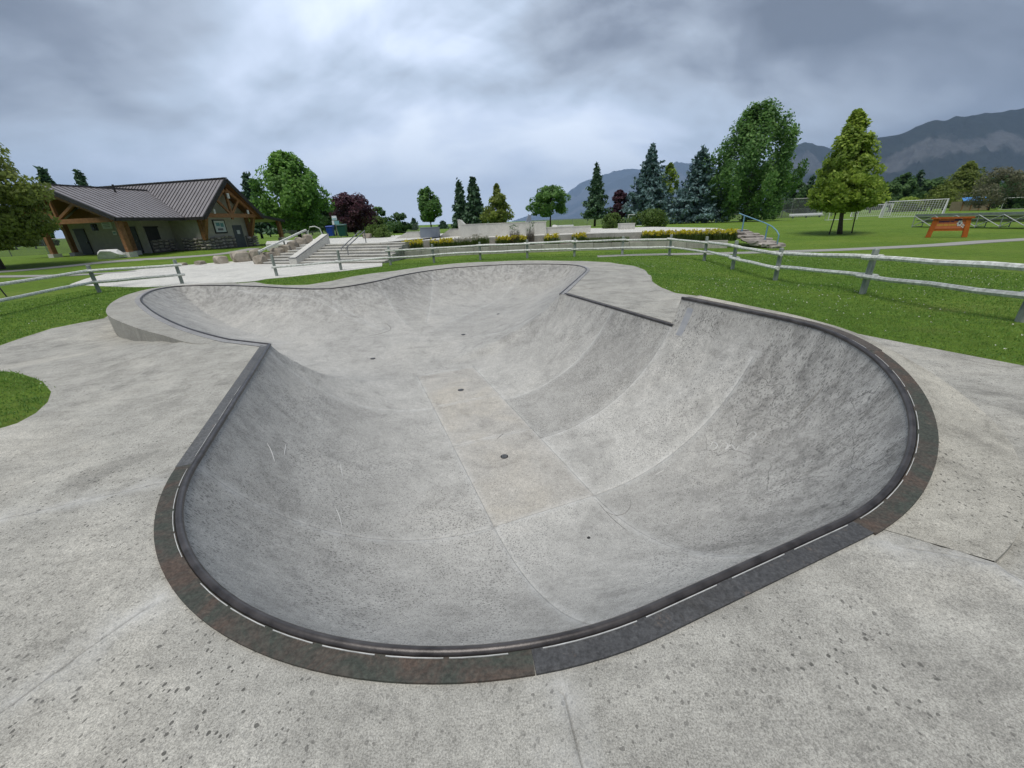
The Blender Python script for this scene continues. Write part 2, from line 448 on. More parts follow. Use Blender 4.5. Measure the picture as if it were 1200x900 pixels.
M = {}
M['bowl'] = concrete('bowl_concrete', (0.4429, 0.4353, 0.4079), (0.4841, 0.4712, 0.4349), rain=.8, stain=.95, pit=.6, rnd=.02, crack=.6, streak=.75)
M['floor'] = concrete('bowl_floor_concrete', (.445, .428, .392), (.480, .445, .380), rain=.4, stain=1.0, pit=.35, rnd=.02)
M['deck'] = concrete('deck_concrete', (0.3969, 0.3861, 0.3460), (0.4557, 0.4366, 0.3832), rain=1.0, stain=1.45, brush=.32, pit=.22, rnd=.04)
M['slab'] = concrete('plaza_concrete', (0.5934, 0.5844, 0.5390), (0.6486, 0.6320, 0.5775), rain=0, stain=.5, pit=0, seam=False, rnd=.04)
M['wallc'] = concrete('wall_concrete', (0.4352, 0.4224, 0.3750), (0.5376, 0.5169, 0.4524), rain=0, stain=1.0, pit=.3, seam=False, rnd=.10)
M['ringface'] = concrete('ledge_concrete', (0.3600, 0.3497, 0.3116), (0.4100, 0.3940, 0.3441), rain=.3, stain=1.0, pit=.4, seam=False, rnd=0)
M['darkconc'] = concrete('old_step_concrete', (0.4290, 0.4225, 0.4030), (0.5590, 0.5460, 0.5200), rain=0, stain=1.0, pit=.3, seam=False, rnd=.12)

def band_mat(name, cols):
    m, n, l, b = new_mat(name, .7, .35)
    vec = tex_coord(n, l)
    f = noise(n, l, vec, 2.4, 9, .74, .9)
    col = ramp(n, l, f, cols)
    g = noise(n, l, vec, 60, 4, .7)
    col = mixc(n, l, .8, col, ramp(n, l, g, [(.34, .55), (.5, 1.0), (.66, 1.5)]), 'MULTIPLY')
    s = ramp(n, l, noise(n, l, vec, 11, 6, .75), [(.60, 0.0), (.72, .55)])
    col = mixc(n, l, s, col, (.24, .18, .14))
    l.new(col, b.inputs['Base Color']); bump(n, l, b, g, .4, .004)
    return m
M['band_stain'] = band_mat('rusted_green_coping_stain', [(.28, (.056, .054, .046)), (.42, (.054, .062, .050)), (.5, (.070, .063, .052)), (.60, (.092, .066, .051)), (.72, (.062, .058, .049))])
M['band_grey'] = band_mat('dark_grey_coping_stain', [(.3, (.050, .051, .053)), (.5, (.072, .073, .075)), (.7, (.058, .056, .053))])
M['band_left'] = band_mat('mid_grey_coping_stain', [(.3, (.082, .084, .087)), (.5, (.115, .118, .120)), (.7, (.095, .093, .090))])
M['band_brown'] = band_mat('brown_coping_stain', [(.3, (.062, .055, .048)), (.5, (.095, .082, .07)), (.7, (.075, .07, .062))])
M['band_pale'] = concrete('pale_coping_concrete', (.30, .30, .30), (.34, .335, .33), rain=0, stain=.6, pit=.2, seam=False, rnd=0)
M['pipe'] = noisy('worn_steel', (.038, .034, .033), (.110, .100, .096), 9, .36, .5, .45, bs=.08)
M['caulk'] = noisy('white_caulk', (.40, .40, .38), (.66, .66, .64), 14, .6)
M['drain'] = noisy('drain_iron', (.012, .012, .012), (.03, .03, .03), 60, .6, .4)
M['graf'] = noisy('faded_grey_paint', (.28, .295, .325), (.40, .405, .41), 9, .8)
M['stainmark'] = noisy('dark_scuff', (.20, .195, .185), (.28, .275, .26), 40, .85)
M['chalk'] = noisy('white_paint_marker', (.50, .50, .49), (.60, .60, .58), 30, .8)

def lawn_mat():
    m, n, l, b = new_mat('lawn', .9, .15)
    vec = tex_coord(n, l)
    a = noise(n, l, vec, .22, 5, .6); c = noise(n, l, vec, 3.5, 6, .7); d = noise(n, l, vec, 42, 4, .75)
    col = ramp(n, l, a, [(.3, (.104, .186, .023)), (.52, (.134, .220, .028)), (.74, (.180, .250, .042))])
    col = mixc(n, l, .75, col, ramp(n, l, c, [(.3, .62), (.5, 1.0), (.7, 1.3)]), 'MULTIPLY')
    col = mixc(n, l, .85, col, ramp(n, l, d, [(.3, .40), (.5, 1.0), (.7, 1.55)]), 'MULTIPLY')
    dry = ramp(n, l, noise(n, l, vec, .9, 5, .7), [(.58, 0.0), (.74, .35)])
    col = mixc(n, l, dry, col, (.17, .16, .065))
    # far farmland and forest beyond the park
    l.new(col, b.inputs['Base Color'])
    bump(n, l, b, math_node(n, l, 'ADD', d, c), .9, .05)
    return m
M['lawn'] = lawn_mat()
def blade_mat(name, c0, c1, c2):
    m, n, l, b = new_mat(name, .55, .3)
    a = n.new('ShaderNodeAttribute'); a.attribute_name = 'tone'
    col = ramp(n, l, a.outputs['Fac'], [(.0, c0), (.5, c1), (1.0, c2)])
    l.new(col, b.inputs['Base Color'])
    t = n.new('ShaderNodeBsdfTranslucent'); l.new(col, t.inputs[0])
    mx = n.new('ShaderNodeMixShader'); mx.inputs[0].default_value = .32
    out = n['Material Output']
    l.new(b.outputs[0], mx.inputs[1]); l.new(t.outputs[0], mx.inputs[2]); l.new(mx.outputs[0], out.inputs[0])
    return m
M['blade'] = blade_mat('grass_blades', (0.0933, 0.1929, 0.0316), (0.1554, 0.2950, 0.0513), (0.2591, 0.4084, 0.0889))
M['clover'] = noisy('clover_white', (.55, .55, .45), (.7, .7, .6), 50)
M['asphalt'] = noisy('path_asphalt', (0.2700, 0.2633, 0.2497), (0.3645, 0.3578, 0.3375), 30, .9, bs=.3)
M['wood_fence'] = noisy('weathered_fence_rail', (0.4212, 0.4316, 0.4002), (0.8845, 0.9056, 0.8530), 7, .85, stretch=(2, 2, 2), bs=.5, obj_rand=.12)
M['wood_post'] = noisy('grey_green_fence_post', (0.1860, 0.2160, 0.1920), (0.3600, 0.3960, 0.3600), 8, .85, stretch=(3, 3, .5), bs=.6, obj_rand=.14)
M['timber'] = noisy('stained_timber', (0.1950, 0.0914, 0.0375), (0.3217, 0.1613, 0.0688), 5, .6, .35, stretch=(1, 1, 1), bs=.3, obj_rand=.12)
M['soffit'] = noisy('soffit_boards', (0.1495, 0.0650, 0.0286), (0.2210, 0.1014, 0.0442), 6, .7, .3, stretch=(1, 6, 1))
M['stucco'] = noisy('taupe_stucco', (0.3493, 0.3306, 0.2842), (0.4309, 0.4076, 0.3493), 3, .9)
M['roofm'] = noisy('roof_metal', (0.2368, 0.2235, 0.2311), (0.2993, 0.2841, 0.2937), 1.2, .45, .4, .15, bs=.03, obj_rand=.05)
M['trim'] = noisy('dark_metal_trim', (.022, .020, .020), (.045, .042, .040), 5, .5)
M['door'] = noisy('charcoal_door', (.028, .029, .032), (.04, .041, .045), 4, .5, .4)
M['doorg'] = noisy('grey_door', (.075, .082, .098), (.095, .102, .118), 4, .5, .4)
M['glassd'] = noisy('dark_vent_glass', (.008, .009, .011), (.02, .02, .024), 4, .2, .5)
M['rubble'] = noisy('rubble_stone', (0.2000, 0.1760, 0.1560), (0.5800, 0.5200, 0.4500), 2.3, .9, bs=.6, obj_rand=.35)
M['mortar'] = noisy('mortar', (0.1400, 0.1300, 0.1200), (0.2400, 0.2200, 0.2000), 9, .95)
M['boulder'] = noisy('tan_boulder', (0.2310, 0.2016, 0.1610), (0.4515, 0.4032, 0.3335), 2.2, .9, bs=.7, obj_rand=.18)
M['white_rock'] = noisy('pale_rock', (.70, .69, .67), (.86, .85, .83), 2.5, .9, bs=.6)
M['flag'] = noisy('flagstone', (.25, .225, .20), (.42, .385, .345), 2.5, .9, bs=.6, obj_rand=.2)
M['white'] = noisy('white_paint', (.62, .63, .63), (.74, .75, .75), 5, .6, obj_rand=.05)
M['paperc'] = noisy('sign_white', (.50, .56, .58), (.68, .72, .74), 8, .6)
M['signteal'] = noisy('sign_teal', (.10, .26, .28), (.18, .36, .38), 8, .6)
M['inkgrey'] = noisy('sign_ink', (.12, .13, .15), (.2, .2, .22), 20, .7)
M['steel'] = noisy('grey_steel', (.16, .165, .17), (.27, .275, .28), 6, .45, .5, .5)
M['galv'] = noisy('galvanised_rail', (.33, .35, .36), (.46, .48, .49), 6, .5, .4, .4)
M['bluerail'] = noisy('pale_blue_paint', (.13, .29, .42), (.20, .37, .50), 7, .5, .4)
M['bluebin'] = noisy('blue_plastic', (.010, .045, .30), (.018, .065, .38), 4, .5, .4)
M['greenbin'] = noisy('green_plastic', (.006, .06, .045), (.012, .085, .065), 4, .5, .4)
M['orange'] = noisy('orange_timber', (.36, .085, .012), (.50, .135, .022), 5, .6, .3, bs=.3, obj_rand=.12)
M['banner'] = noisy('orange_banner', (.55, .15, .06), (.64, .20, .085), 6, .6)
M['yellowp'] = noisy('yellow_print', (.60, .35, .05), (.68, .42, .08), 20, .7)
M['purplep'] = noisy('purple_print', (.06, .03, .10), (.10, .05, .16), 20, .7)
M['bench_al'] = noisy('aluminium_plank', (.20, .23, .23), (.30, .33, .33), 5, .5, .4, .3, obj_rand=.1)
M['greyclad'] = noisy('grey_blue_steel_sheet', (.20, .235, .285), (.25, .285, .335), 3, .5, .4, .2)
M['net'] = noisy('white_net_cord', (.48, .49, .49), (.60, .61, .60), 20, .8)
M['tarp'] = noisy('blue_tarp', (.05, .20, .50), (.09, .27, .60), 5, .5)
M['tan'] = noisy('tan_board', (.25, .19, .13), (.33, .26, .18), 3, .8)
M['bark'] = noisy('bark', (.055, .045, .036), (.13, .11, .088), 9, .95, stretch=(3, 3, .6), bs=.9, obj_rand=.15)
M['soil'] = noisy('planting_soil', (.05, .04, .03), (.11, .085, .06), 9, .95, bs=.6)

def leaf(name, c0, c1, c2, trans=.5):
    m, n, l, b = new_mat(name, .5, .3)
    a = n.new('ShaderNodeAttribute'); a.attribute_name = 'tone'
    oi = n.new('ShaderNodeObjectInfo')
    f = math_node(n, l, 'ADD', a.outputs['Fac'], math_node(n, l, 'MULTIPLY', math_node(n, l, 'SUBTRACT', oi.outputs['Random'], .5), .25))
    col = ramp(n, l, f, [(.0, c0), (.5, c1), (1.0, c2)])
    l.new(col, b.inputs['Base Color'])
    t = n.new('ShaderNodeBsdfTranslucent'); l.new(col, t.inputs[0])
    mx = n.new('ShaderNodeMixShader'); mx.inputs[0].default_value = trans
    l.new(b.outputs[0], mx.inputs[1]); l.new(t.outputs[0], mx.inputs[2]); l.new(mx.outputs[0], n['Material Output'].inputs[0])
    return m
M['leaf_green'] = leaf('leaf_green', (0.1064, 0.2304, 0.0497), (0.1949, 0.3721, 0.0779), (0.3544, 0.5848, 0.1347))
M['leaf_dark'] = leaf('leaf_dark', (0.0607, 0.1215, 0.0473), (0.1013, 0.1957, 0.0675), (0.1856, 0.3037, 0.1013))
M['leaf_olive'] = leaf('leaf_olive', (0.1424, 0.1857, 0.0429), (0.2461, 0.3084, 0.0716), (0.4014, 0.4713, 0.1311))
M['leaf_gold'] = leaf('leaf_gold', (0.1373, 0.2247, 0.0399), (0.2743, 0.3852, 0.0665), (0.5360, 0.6581, 0.1331))
M['leaf_purple'] = leaf('leaf_purple', (0.0504, 0.0252, 0.0377), (0.1008, 0.0441, 0.0630), (0.1890, 0.0819, 0.1071))
M['leaf_poplar'] = leaf('leaf_poplar', (0.0863, 0.1797, 0.0503), (0.1510, 0.2947, 0.0791), (0.2802, 0.4599, 0.1365))
M['needle'] = leaf('needle_green', (0.0370, 0.0800, 0.0462), (0.0739, 0.1416, 0.0800), (0.1477, 0.2401, 0.1385), .15)
M['needle_blue'] = leaf('needle_blue', (0.0661, 0.1170, 0.1170), (0.1220, 0.2033, 0.2033), (0.2415, 0.3558, 0.3686), .15)
M['leaf_shrub'] = leaf('leaf_shrub', (0.0709, 0.1255, 0.0243), (0.1255, 0.2025, 0.0446), (0.2228, 0.3139, 0.0810))
M['lily_leaf'] = leaf('lily_leaf', (0.0560, 0.0980, 0.0210), (0.0980, 0.1540, 0.0280), (0.1540, 0.2240, 0.0560))
M['lily'] = leaf('lily_yellow', (.50, .43, .02), (.66, .58, .04), (.76, .70, .12))
M['pale_flower'] = leaf('pale_flower', (.30, .28, .20), (.45, .43, .34), (.6, .57, .48))
M['bare'] = leaf('thin_grey_leaf', (0.1183, 0.1268, 0.0761), (0.1859, 0.1859, 0.1183), (0.2704, 0.2620, 0.1690))

# ------------------------------------------------------------------ the bowl: rim line
V1, V2, DEEP, U0, W = .964, 2.243, 1.463, 3.212, 2.294
RAD = (W * W + DEEP * DEEP) / (2 * DEEP)
EXT = .41                                            # height of the raised wall round the deep corner
def prof(d, D=DEEP, w=W):                            # height above the floor at plan distance d from the flat
    r = (w * w + D * D) / (2 * D); d = np.clip(d, 0, w * 1.0)
    return r - np.sqrt(np.maximum(r * r - d * d, 0))
def reach(z): return math.sqrt(RAD ** 2 - (RAD - DEEP - z) ** 2)
def smooth(t): t = np.clip(t, 0, 1); return t * t * (3 - 2 * t)
hl = at(317, 404, 0); UL = xy2uv(hl[0], hl[1])[0]
hr = at(656, 345, 0); UR = xy2uv(hr[0], hr[1])[0]
ue = at(788, 381, 0); UE = xy2uv(ue[0], ue[1])[0]    # where the raised wall stops
rimA = []                                            # (u, v, z) left hip -> near end -> right hip
for u in np.arange(UL, U0, -.12): rimA.append((u, V1 - W, 0))
for a in np.linspace(0, 90, 40): rimA.append((U0 - W * math.sin(R(a)), V1 - W * math.cos(R(a)), 0))
for v in np.linspace(V1, V2, 10)[1:]: rimA.append((U0 - W, v, 0))
for a in np.linspace(0, 90, 44)[1:]: rimA.append((U0 - W * math.cos(R(a)), V2 + W * math.sin(R(a)), 0))
for u in np.append(np.arange(U0 + .12, UR, .12), UR): rimA.append((u, V2 + W, 0))
rimA = np.array(rimA)
rimA_xy = np.array([uv2xy(u, v) for u, v, z in rimA])
Bpx = [(656, 345, 0), (672, 331, -.06), (684, 320, -.11), (687, 316, -.13), (683, 312.8, -.14), (670, 310.6, -.15), (640, 309.6, -.15), (600, 310, -.15), (560, 312, -.15), (530, 314.2, -.15), (500, 317.8, -.15),
       (470, 323, -.15), (440, 330, -.15), (405, 336.2, -.15), (375, 338.8, -.15), (340, 338, -.15), (300, 335.8, -.15), (250, 334.6, -.12), (210, 335.6, -.08),
       (185, 339, -.03), (171, 344.5, 0), (165.5, 351.5, .03), (174, 361, .05), (190, 371.5, .05), (215, 383, .04), (245, 392.5, .02), (270, 398.6, 0), (317, 404, 0)]
Bw = [at(x, y, z) for x, y, z in Bpx]
rimB = np.vstack([resample(Bw[0:2], .12)[:-1], resample(catmull(Bw[1:27], 10), .1)[:-1], resample(Bw[26:28], .12)])
# ---- closed outline of the hole and of the far pocket with its sides carried on into the near one
hole = np.vstack([np.column_stack([rimA_xy, np.zeros(len(rimA_xy))])[:-1], rimB[:-1]])
dL = (Bw[27] - Bw[26])[:2]; dR = (Bw[0] - Bw[1])[:2]
A_ = np.column_stack([dL, -dR]); t = np.linalg.solve(A_, Bw[0][:2] - Bw[27][:2])
tip = Bw[27][:2] + dL * min(t[0], 6 / np.linalg.norm(dL)) if t[0] > 0 else uv2xy(4.5, 1.6)
tip = np.append(tip, 0)
polyB = np.vstack([rimB, resample([rimB[-1], tip], .2)[1:], resample([tip, rimB[0]], .2)[1:-1]])
def floor_z(u): return -DEEP + .26 * smooth((u - 8.0) / 3.5)
WB = 2.9
def bowl_z(x, y):
    x = np.asarray(x, float); y = np.asarray(y, float)
    u, v = x * US[0] + y * US[1], x * VS[0] + y * VS[1]
    du = np.maximum(U0 - u, 0); dv = np.maximum(np.maximum(V1 - v, v - V2), 0)
    d = np.hypot(du, dv); fl = floor_z(u)
    zA = fl + prof(d) / DEEP * (-fl)
    zA = np.where(d > W + .02, 9.0, zA + 2.2 * smooth((u - 8.6) / 2.6))
    P = np.column_stack([x, y]); dist, bi, bt = seg_dist(P, polyB[:, :2], True)
    zr = polyB[bi, 2] * (1 - bt) + polyB[(bi + 1) % len(polyB), 2] * bt
    ins = inside(P, polyB[:, :2])
    t_ = np.clip(WB - dist, 0, WB)
    zB = fl + prof(t_, 1.2, WB) / 1.2 * (zr - fl)
    zB = np.where(ins | (dist < .02), zB, 9.0)
    z = np.minimum(zA, zB)
    return np.where(z > 8, 0.0, z), zB < zA, dist
# joints in the bowl shell (plan lines)
uS = [U0] + [float(np.mean([xy2uv(*at(px, py, -DEEP)[:2])[0] for px, py in pr])) for pr in (((535, 521), (625, 502)), ((512, 475), (588, 463)), ((488, 441), (545, 432)))]
uLw = float(xy2uv(*at(490, 482, -DEEP)[:2])[0])
uR1, uR2 = UE, float(xy2uv(*at(712, 362, 0)[:2])[0])
joints = []
def juv(a, b): joints.append(resample([uv2xy(*a), uv2xy(*b)], .05))
juv((U0, V1), (uS[3], V1)); juv((U0, V2), (uS[3], V2))
for u in uS: juv((u, V1), (u, V2))
juv((U0, V1 - W), (U0, V1)); juv((uLw, V1 - W), (uLw, V1))
for u in (U0, uR1, uR2): juv((u, V2), (u, V2 + W))
juv((U0 - W, V1), (U0, V1)); juv((U0 - W, V2), (U0, V2))
cB = at(495, 392, -1.2)[:2]
secB = []
for px, py, z in ((262, 334.5, -.13), (365, 338.8, -.15), (444, 329, -.15), (506, 317, -.15), (612, 310, -.15), (664, 338, -.03)):
    e = at(px, py, z)[:2]; d = e - cB; secB.append(math.atan2(d[1], d[0]))
    joints.append(resample([cB + d * min(.45, 1.4 / np.linalg.norm(d)), e - d * .004], .05))
secB = sorted(secB)

def bowl_mesh():
    pts, ed = [], []
    def line(l, closed=False):
        ed.extend(chain(len(l), len(pts), closed)); pts.extend([tuple(p[:2]) for p in l])
    line(hole, True)
    for j in joints:
        d = j[-1] - j[0]; d = d / np.linalg.norm(d); nrm = np.array([-d[1], d[0]])
        line(j)
        for off in (-.008, .008, -.035, .035):
            q = j[1:-1] + nrm * off; q = q[inside(q, hole[:, :2])]
            pts.extend([tuple(p) for p in q])
    lo, hi = hole[:, :2].min(0), hole[:, :2].max(0)
    for step, near in ((.06, True), (.09, False)):
        gx, gy = np.meshgrid(np.arange(lo[0], hi[0], step), np.arange(lo[1], hi[1], step))
        gp = np.stack([gx.ravel(), gy.ravel()], 1)
        k = (np.hypot(gp[:, 0], gp[:, 1]) < 8.0) == near
        gp = gp[k]; gp = gp[inside(gp, hole[:, :2])]
        d, _, _ = seg_dist(gp, hole[:, :2], True); gp = gp[d > .03]
        for j in joints:
            d, _, _ = seg_dist(gp, j[[0, -1]]); gp = gp[d > .05]
        pts.extend([tuple(p) for p in gp])
    V, Fc = cdt(pts, ed)
    Fc = Fc[inside(V[Fc].mean(1), hole[:, :2])]
    z, isB, dB = bowl_z(V[:, 0], V[:, 1])
    jd = np.full(len(V), 9.0)
    for j in joints: jd = np.minimum(jd, seg_dist(V, j[[0, -1]])[0])
    rd, ri, _ = seg_dist(V, hole[:, :2], True)
    groove = np.clip(1 - jd / .0075, 0, 1) * (rd > .02)
    z = z - .006 * groove
    # rim vertices sit exactly on the rim height
    onr = rd < 1e-3
    z[onr] = hole[ri[onr], 2]
    V3 = np.column_stack([V, z]); Fc = orient_up(V3, Fc)
    c = V[Fc].mean(1)
    zz, cB_, _ = bowl_z(c[:, 0], c[:, 1])
    u, v = c[:, 0] * US[0] + c[:, 1] * US[1], c[:, 0] * VS[0] + c[:, 1] * VS[1]
    pid = np.zeros(len(Fc), int)
    strip = (v > V1) & (v < V2)
    pid = np.where(u < U0, np.where(v < V1, 1, np.where(v < V2, 2, 3)), pid)
    pid = np.where((u >= U0) & strip, 10 + np.searchsorted(uS[1:], u), pid)
    pid = np.where((u >= U0) & (v <= V1), 20 + (u > uLw), pid)
    pid = np.where((u >= U0) & (v >= V2), 30 + np.searchsorted([uR1, uR2], u), pid)
    ang = np.arctan2(c[:, 1] - cB[1], c[:, 0] - cB[0])
    far = cB_ | (u > uS[3])
    pid = np.where(far, 40 + np.searchsorted(secB, ang) % len(secB), pid)
    vb = np.zeros(len(V)); vb[np.unique(Fc[far])] = 1
    uu = V[:, 0] * US[0] + V[:, 1] * US[1]; vv = V[:, 0] * VS[0] + V[:, 1] * VS[1]
    amp = np.where(vb > 0, np.where(uu > 10, 1.0, .55), np.where(vv > V2, np.where(uu < U0, 1.0, .5), .38))
    rim = np.clip(1 - rd / 1.7, 0, 1) * amp
    seam = np.exp(-(jd / .038) ** 2)
    return V3, Fc, pid, groove, seam, rim

bowl = empty('skate_bowl', (0, 0, 0), 'grey concrete skate bowl with steel coping and a long two-lobed far pocket', 'skate bowl')
TONE = {1: 1.0, 2: 1.06, 3: .94, 20: 1.0, 21: 1.05, 30: 1.11, 31: .90, 32: 1.04, 40: 1.0, 41: .93, 42: .99, 43: .90, 44: 1.02, 45: .96, 13: 1.03}  # pour tones per panel, also painting in the light and dark of the walls
V3, Fc, pid, groove, seam, rim = bowl_mesh()
for p in np.unique(pid):
    v_, f_, idx = compact(V3, Fc[pid == p])
    mat = M['floor'] if p in (10, 11, 12) else M['bowl']
    po = np_mesh('concrete_panel', v_, f_, mat, bowl, True, attr=[('groove', 'POINT', groove[idx]), ('seam', 'POINT', seam[idx]), ('rim', 'POINT', rim[idx])])
    k_ = TONE.get(int(p), 1.0); po.color = (k_, k_, k_, 1)

# raised wall round the deep corner
ext = []                                             # (u, v_at_z, z_top) sampled along the wall
def ext_z(a): return EXT * float(smooth((a - 2) / 78.0))
line_in, line_ctr = [], []
for a in np.linspace(2, 90, 50):
    z = ext_z(a); line_in.append((U0, V2, -math.cos(R(a)), math.sin(R(a)), z))
for u in np.append(np.arange(U0 + .15, UE, .15), UE): line_in.append((u, V2, 0.0, 1.0, EXT))
def ext_pt(q, z): r = reach(z) if z > 0 else W; return np.append(uv2xy(q[0] + q[2] * r, q[1] + q[3] * r), z)
ext_rim = np.array([ext_pt(q, q[4]) for q in line_in])
vs, fs, rimat = [], [], []
K = 6
for q in line_in:
    for k in range(K + 1):
        z = q[4] * k / K; p = ext_pt(q, z); p[2] = z; vs.append(p); rimat.append((.85 if q[2] < -.02 else .5) + .1 * k / K)
n_ = len(line_in)
fs = [(i * (K + 1) + k, (i + 1) * (K + 1) + k, (i + 1) * (K + 1) + k + 1, i * (K + 1) + k + 1) for i in range(n_ - 1) for k in range(K)]
cutE = 50                                            # joint above the end of the curve
for a0, a1 in ((0, cutE), (cutE - 1, n_)):
    ids = [f for f in fs if a0 <= f[0] // (K + 1) < a1 - 1]
    v_, f_, idx = compact(np.array(vs), np.array(ids))
    np_mesh('concrete_panel', v_, f_[:, ::-1], M['bowl'], bowl, True, attr=[('groove', 'POINT', np.zeros(len(v_))), ('seam', 'POINT', np.zeros(len(v_))), ('rim', 'POINT', np.array(rimat)[idx])])
out_px = [(1165, 659, .01), (1190, 632, .06), (1203, 597, .13), (1201, 565, .2), (1184, 520, .28), (1147, 479, .345), (1090, 437, .38), (1014, 395.5, .40), (946, 373.5, .41), (882, 359.5, .41), (822, 347.2, .41)]
out_c = catmull([np.array(p) for p in out_px], 12)
_d = np.r_[0, np.cumsum(np.hypot(*np.diff(np.array([at(*p)[:2] for p in out_c]), axis=0).T))]
ext_out = []
for i, q in enumerate(line_in):
    t_ = _d[-1] * i / (n_ - 1); px_, py_ = np.interp(t_, _d, out_c[:, 0]), np.interp(t_, _d, out_c[:, 1])
    ext_out.append(at(px_, py_, q[4] - .012))
ext_out = np.array(ext_out)
def ring_block(inner, outer, name, mat, parent, depth=.75, cap0=False, cap1=True, inner_face=False):
    """top slab between two lines and the outer face down into the ground"""
    mb = MB(); n = len(inner)
    inn = [tuple(p) for p in inner]; ou = [tuple(p) for p in outer]
    low = [(p[0], p[1], Gs(p[0], p[1]) - .25) for p in outer]; lowi = [(p[0], p[1], Gs(p[0], p[1]) - .25) for p in inner]
    mid = [tuple(np.array(a) * .5 + np.array(b) * .5) for a, b in zip(inn, ou)]
    mb.add(inn + mid + ou + low, [(i, i + 1, n + i + 1, n + i) for i in range(n - 1)] + [(n + i, n + i + 1, 2 * n + i + 1, 2 * n + i) for i in range(n - 1)] + [(2 * n + i, 2 * n + i + 1, 3 * n + i + 1, 3 * n + i) for i in range(n - 1)])
    for c, e in ((cap0, 0), (cap1, n - 1)):
        if c: mb.add([inn[e], ou[e], low[e], lowi[e]], [(0, 1, 2, 3)])
    return mb.build(name, mat, parent)
top_in = ext_rim.copy(); top_in[:, 2] += .007
ext_out[:, 2] += .007
ring_block(top_in, ext_out, 'raised_ledge', M['deck'], bowl).color = (1.05, 1.035, 1.0, 1)
# faded paint tag on the raised wall
mb = MB(); tg = []
for k in range(9):
    z = .30 - .05 * k
    for du in (-.17, -.29):
        q_ = (UE + du, V2, 0.0, 1.0, EXT); p_ = ext_pt(q_, z) if z > 0 else np.append(uv2xy(UE + du, V2 + math.sqrt(RAD ** 2 - (RAD - DEEP - z) ** 2)), z)
        n_in = uv2xy(0, -1) * .004; tg.append((p_[0] + n_in[0], p_[1] + n_in[1], z))
mb.add(tg, [(2 * k, 2 * k + 1, 2 * k + 3, 2 * k + 2) for k in range(8)]); mb.build('paint_mark', M['graf'], bowl)
# closing face at the far end of the wall
e_prof = [ext_pt(line_in[-1], EXT * k / K) for k in range(K + 1)]
o_end = ext_out[-1]
mb = MB(); pl = [tuple(p) for p in e_prof] + [(o_end[0], o_end[1], EXT + .006), (o_end[0], o_end[1], -.2), (e_prof[0][0], e_prof[0][1], -.2)]
d_ = uv2xy(1, 0) * .012
mb.extrude([(p[0], p[1], p[2]) for p in pl], (d_[0], d_[1], 0)).build('end_face', M['ringface'], bowl)
# raised ledge round the outer lobe (the ground falls away outside it)
li_px = [(258, 396, .01), (245, 392.5, .02), (215, 383, .04), (190, 371.5, .05), (174, 361, .05), (165.5, 351.5, .03), (171, 344.5, 0), (185, 339, -.03), (210, 335.6, -.08), (250, 334.6, -.12), (285, 335.3, -.145)]
lo_px = [(244, 403.5, -.002), (221, 401.8, .012), (190, 393, .035), (160, 384.5, .05), (130, 372, .05), (124.5, 363, .03), (133, 353.5, 0), (151, 345, -.03), (182, 337.5, -.08), (228, 333, -.12), (275, 331, -.145)]
li = catmull([at(*p) for p in li_px], 8); lo_ = catmull([at(*p) for p in lo_px], 8)
li = li + np.array([0, 0, .006]); lo_ = lo_ + np.array([0, 0, .006])
ring_block(li, lo_, 'raised_ledge', M['ringface'], bowl, cap1=False)

# ---- coping: steel pipe, stained band behind it, caulk between them
def offset_line(P, off):
    """shift a polyline sideways in plan (to its right-hand side when off > 0)"""
    P = np.asarray(P); d = np.gradient(P[:, :2], axis=0); d /= np.linalg.norm(d, axis=1)[:, None] + 1e-9
    q = P.copy(); q[:, 0] += d[:, 1] * off; q[:, 1] -= d[:, 0] * off
    return q
i_u0 = int(np.argmin(np.abs(rimA[:, 0] - U0) + 10 * (rimA[:, 1] > 0)))
rA = np.column_stack([rimA_xy, np.zeros(len(rimA_xy))])
i_e2 = int(np.argmin(np.hypot(rA[:, 0] - ext_pt(line_in[0], 0)[0], rA[:, 1] - ext_pt(line_in[0], 0)[1])))
i_e3 = int(np.argmin(np.hypot(rA[:, 0] - uv2xy(UE, V2 + W)[0], rA[:, 1] - uv2xy(UE, V2 + W)[1])))
near_rim = rA[i_u0:i_e2 + 1]
i_mid = int(len(near_rim) * .66)
# the rim lines run so that the outside of the bowl is on the right-hand side (checked below)
def outside_sign(P):
    k = len(P) // 2; q = offset_line(P, .1)[k:k + 1, :2]
    return -1.0 if inside(q, hole[:, :2])[0] else 1.0
def coping(P, mat, bw=.155, pr=.0215, sections=1, gap=.0):
    P = resample(P, .05); s = outside_sign(P)
    pipe = offset_line(P, s * .004)
    cuts = np.linspace(0, len(P) - 1, sections + 1).astype(int)
    for a, b in zip(cuts[:-1], cuts[1:]):
        seg = pipe[a:b + 1].copy(); seg[:, 2] += .004
        MB().tube([tuple(p) for p in seg], pr, 10, False).build('coping_pipe', M['pipe'], bowl, True)
    i0, i1 = offset_line(P, s * .0265), offset_line(P, s * (.0265 + bw))
    n = len(P); up = .010
    mb = MB(); top = [(p[0], p[1], p[2] + up) for p in i0] + [(p[0], p[1], p[2] + up + .001) for p in i1]
    bot = [(p[0], p[1], p[2] - .03) for p in i0] + [(p[0], p[1], p[2] - .03) for p in i1]
    mb.add(top + bot, [(i, i + 1, n + i + 1, n + i) for i in range(n - 1)] + [(2 * n + i, i, i + 1, 2 * n + i + 1)[::-1] for i in range(n - 1)] + [(n + i, n + i + 1, 3 * n + i + 1, 3 * n + i) for i in range(n - 1)] + [(0, n, 3 * n, 2 * n), (n - 1, 2 * n - 1, 4 * n - 1, 3 * n - 1)])
    mb.build('coping_band', mat, bowl)
    return P, s
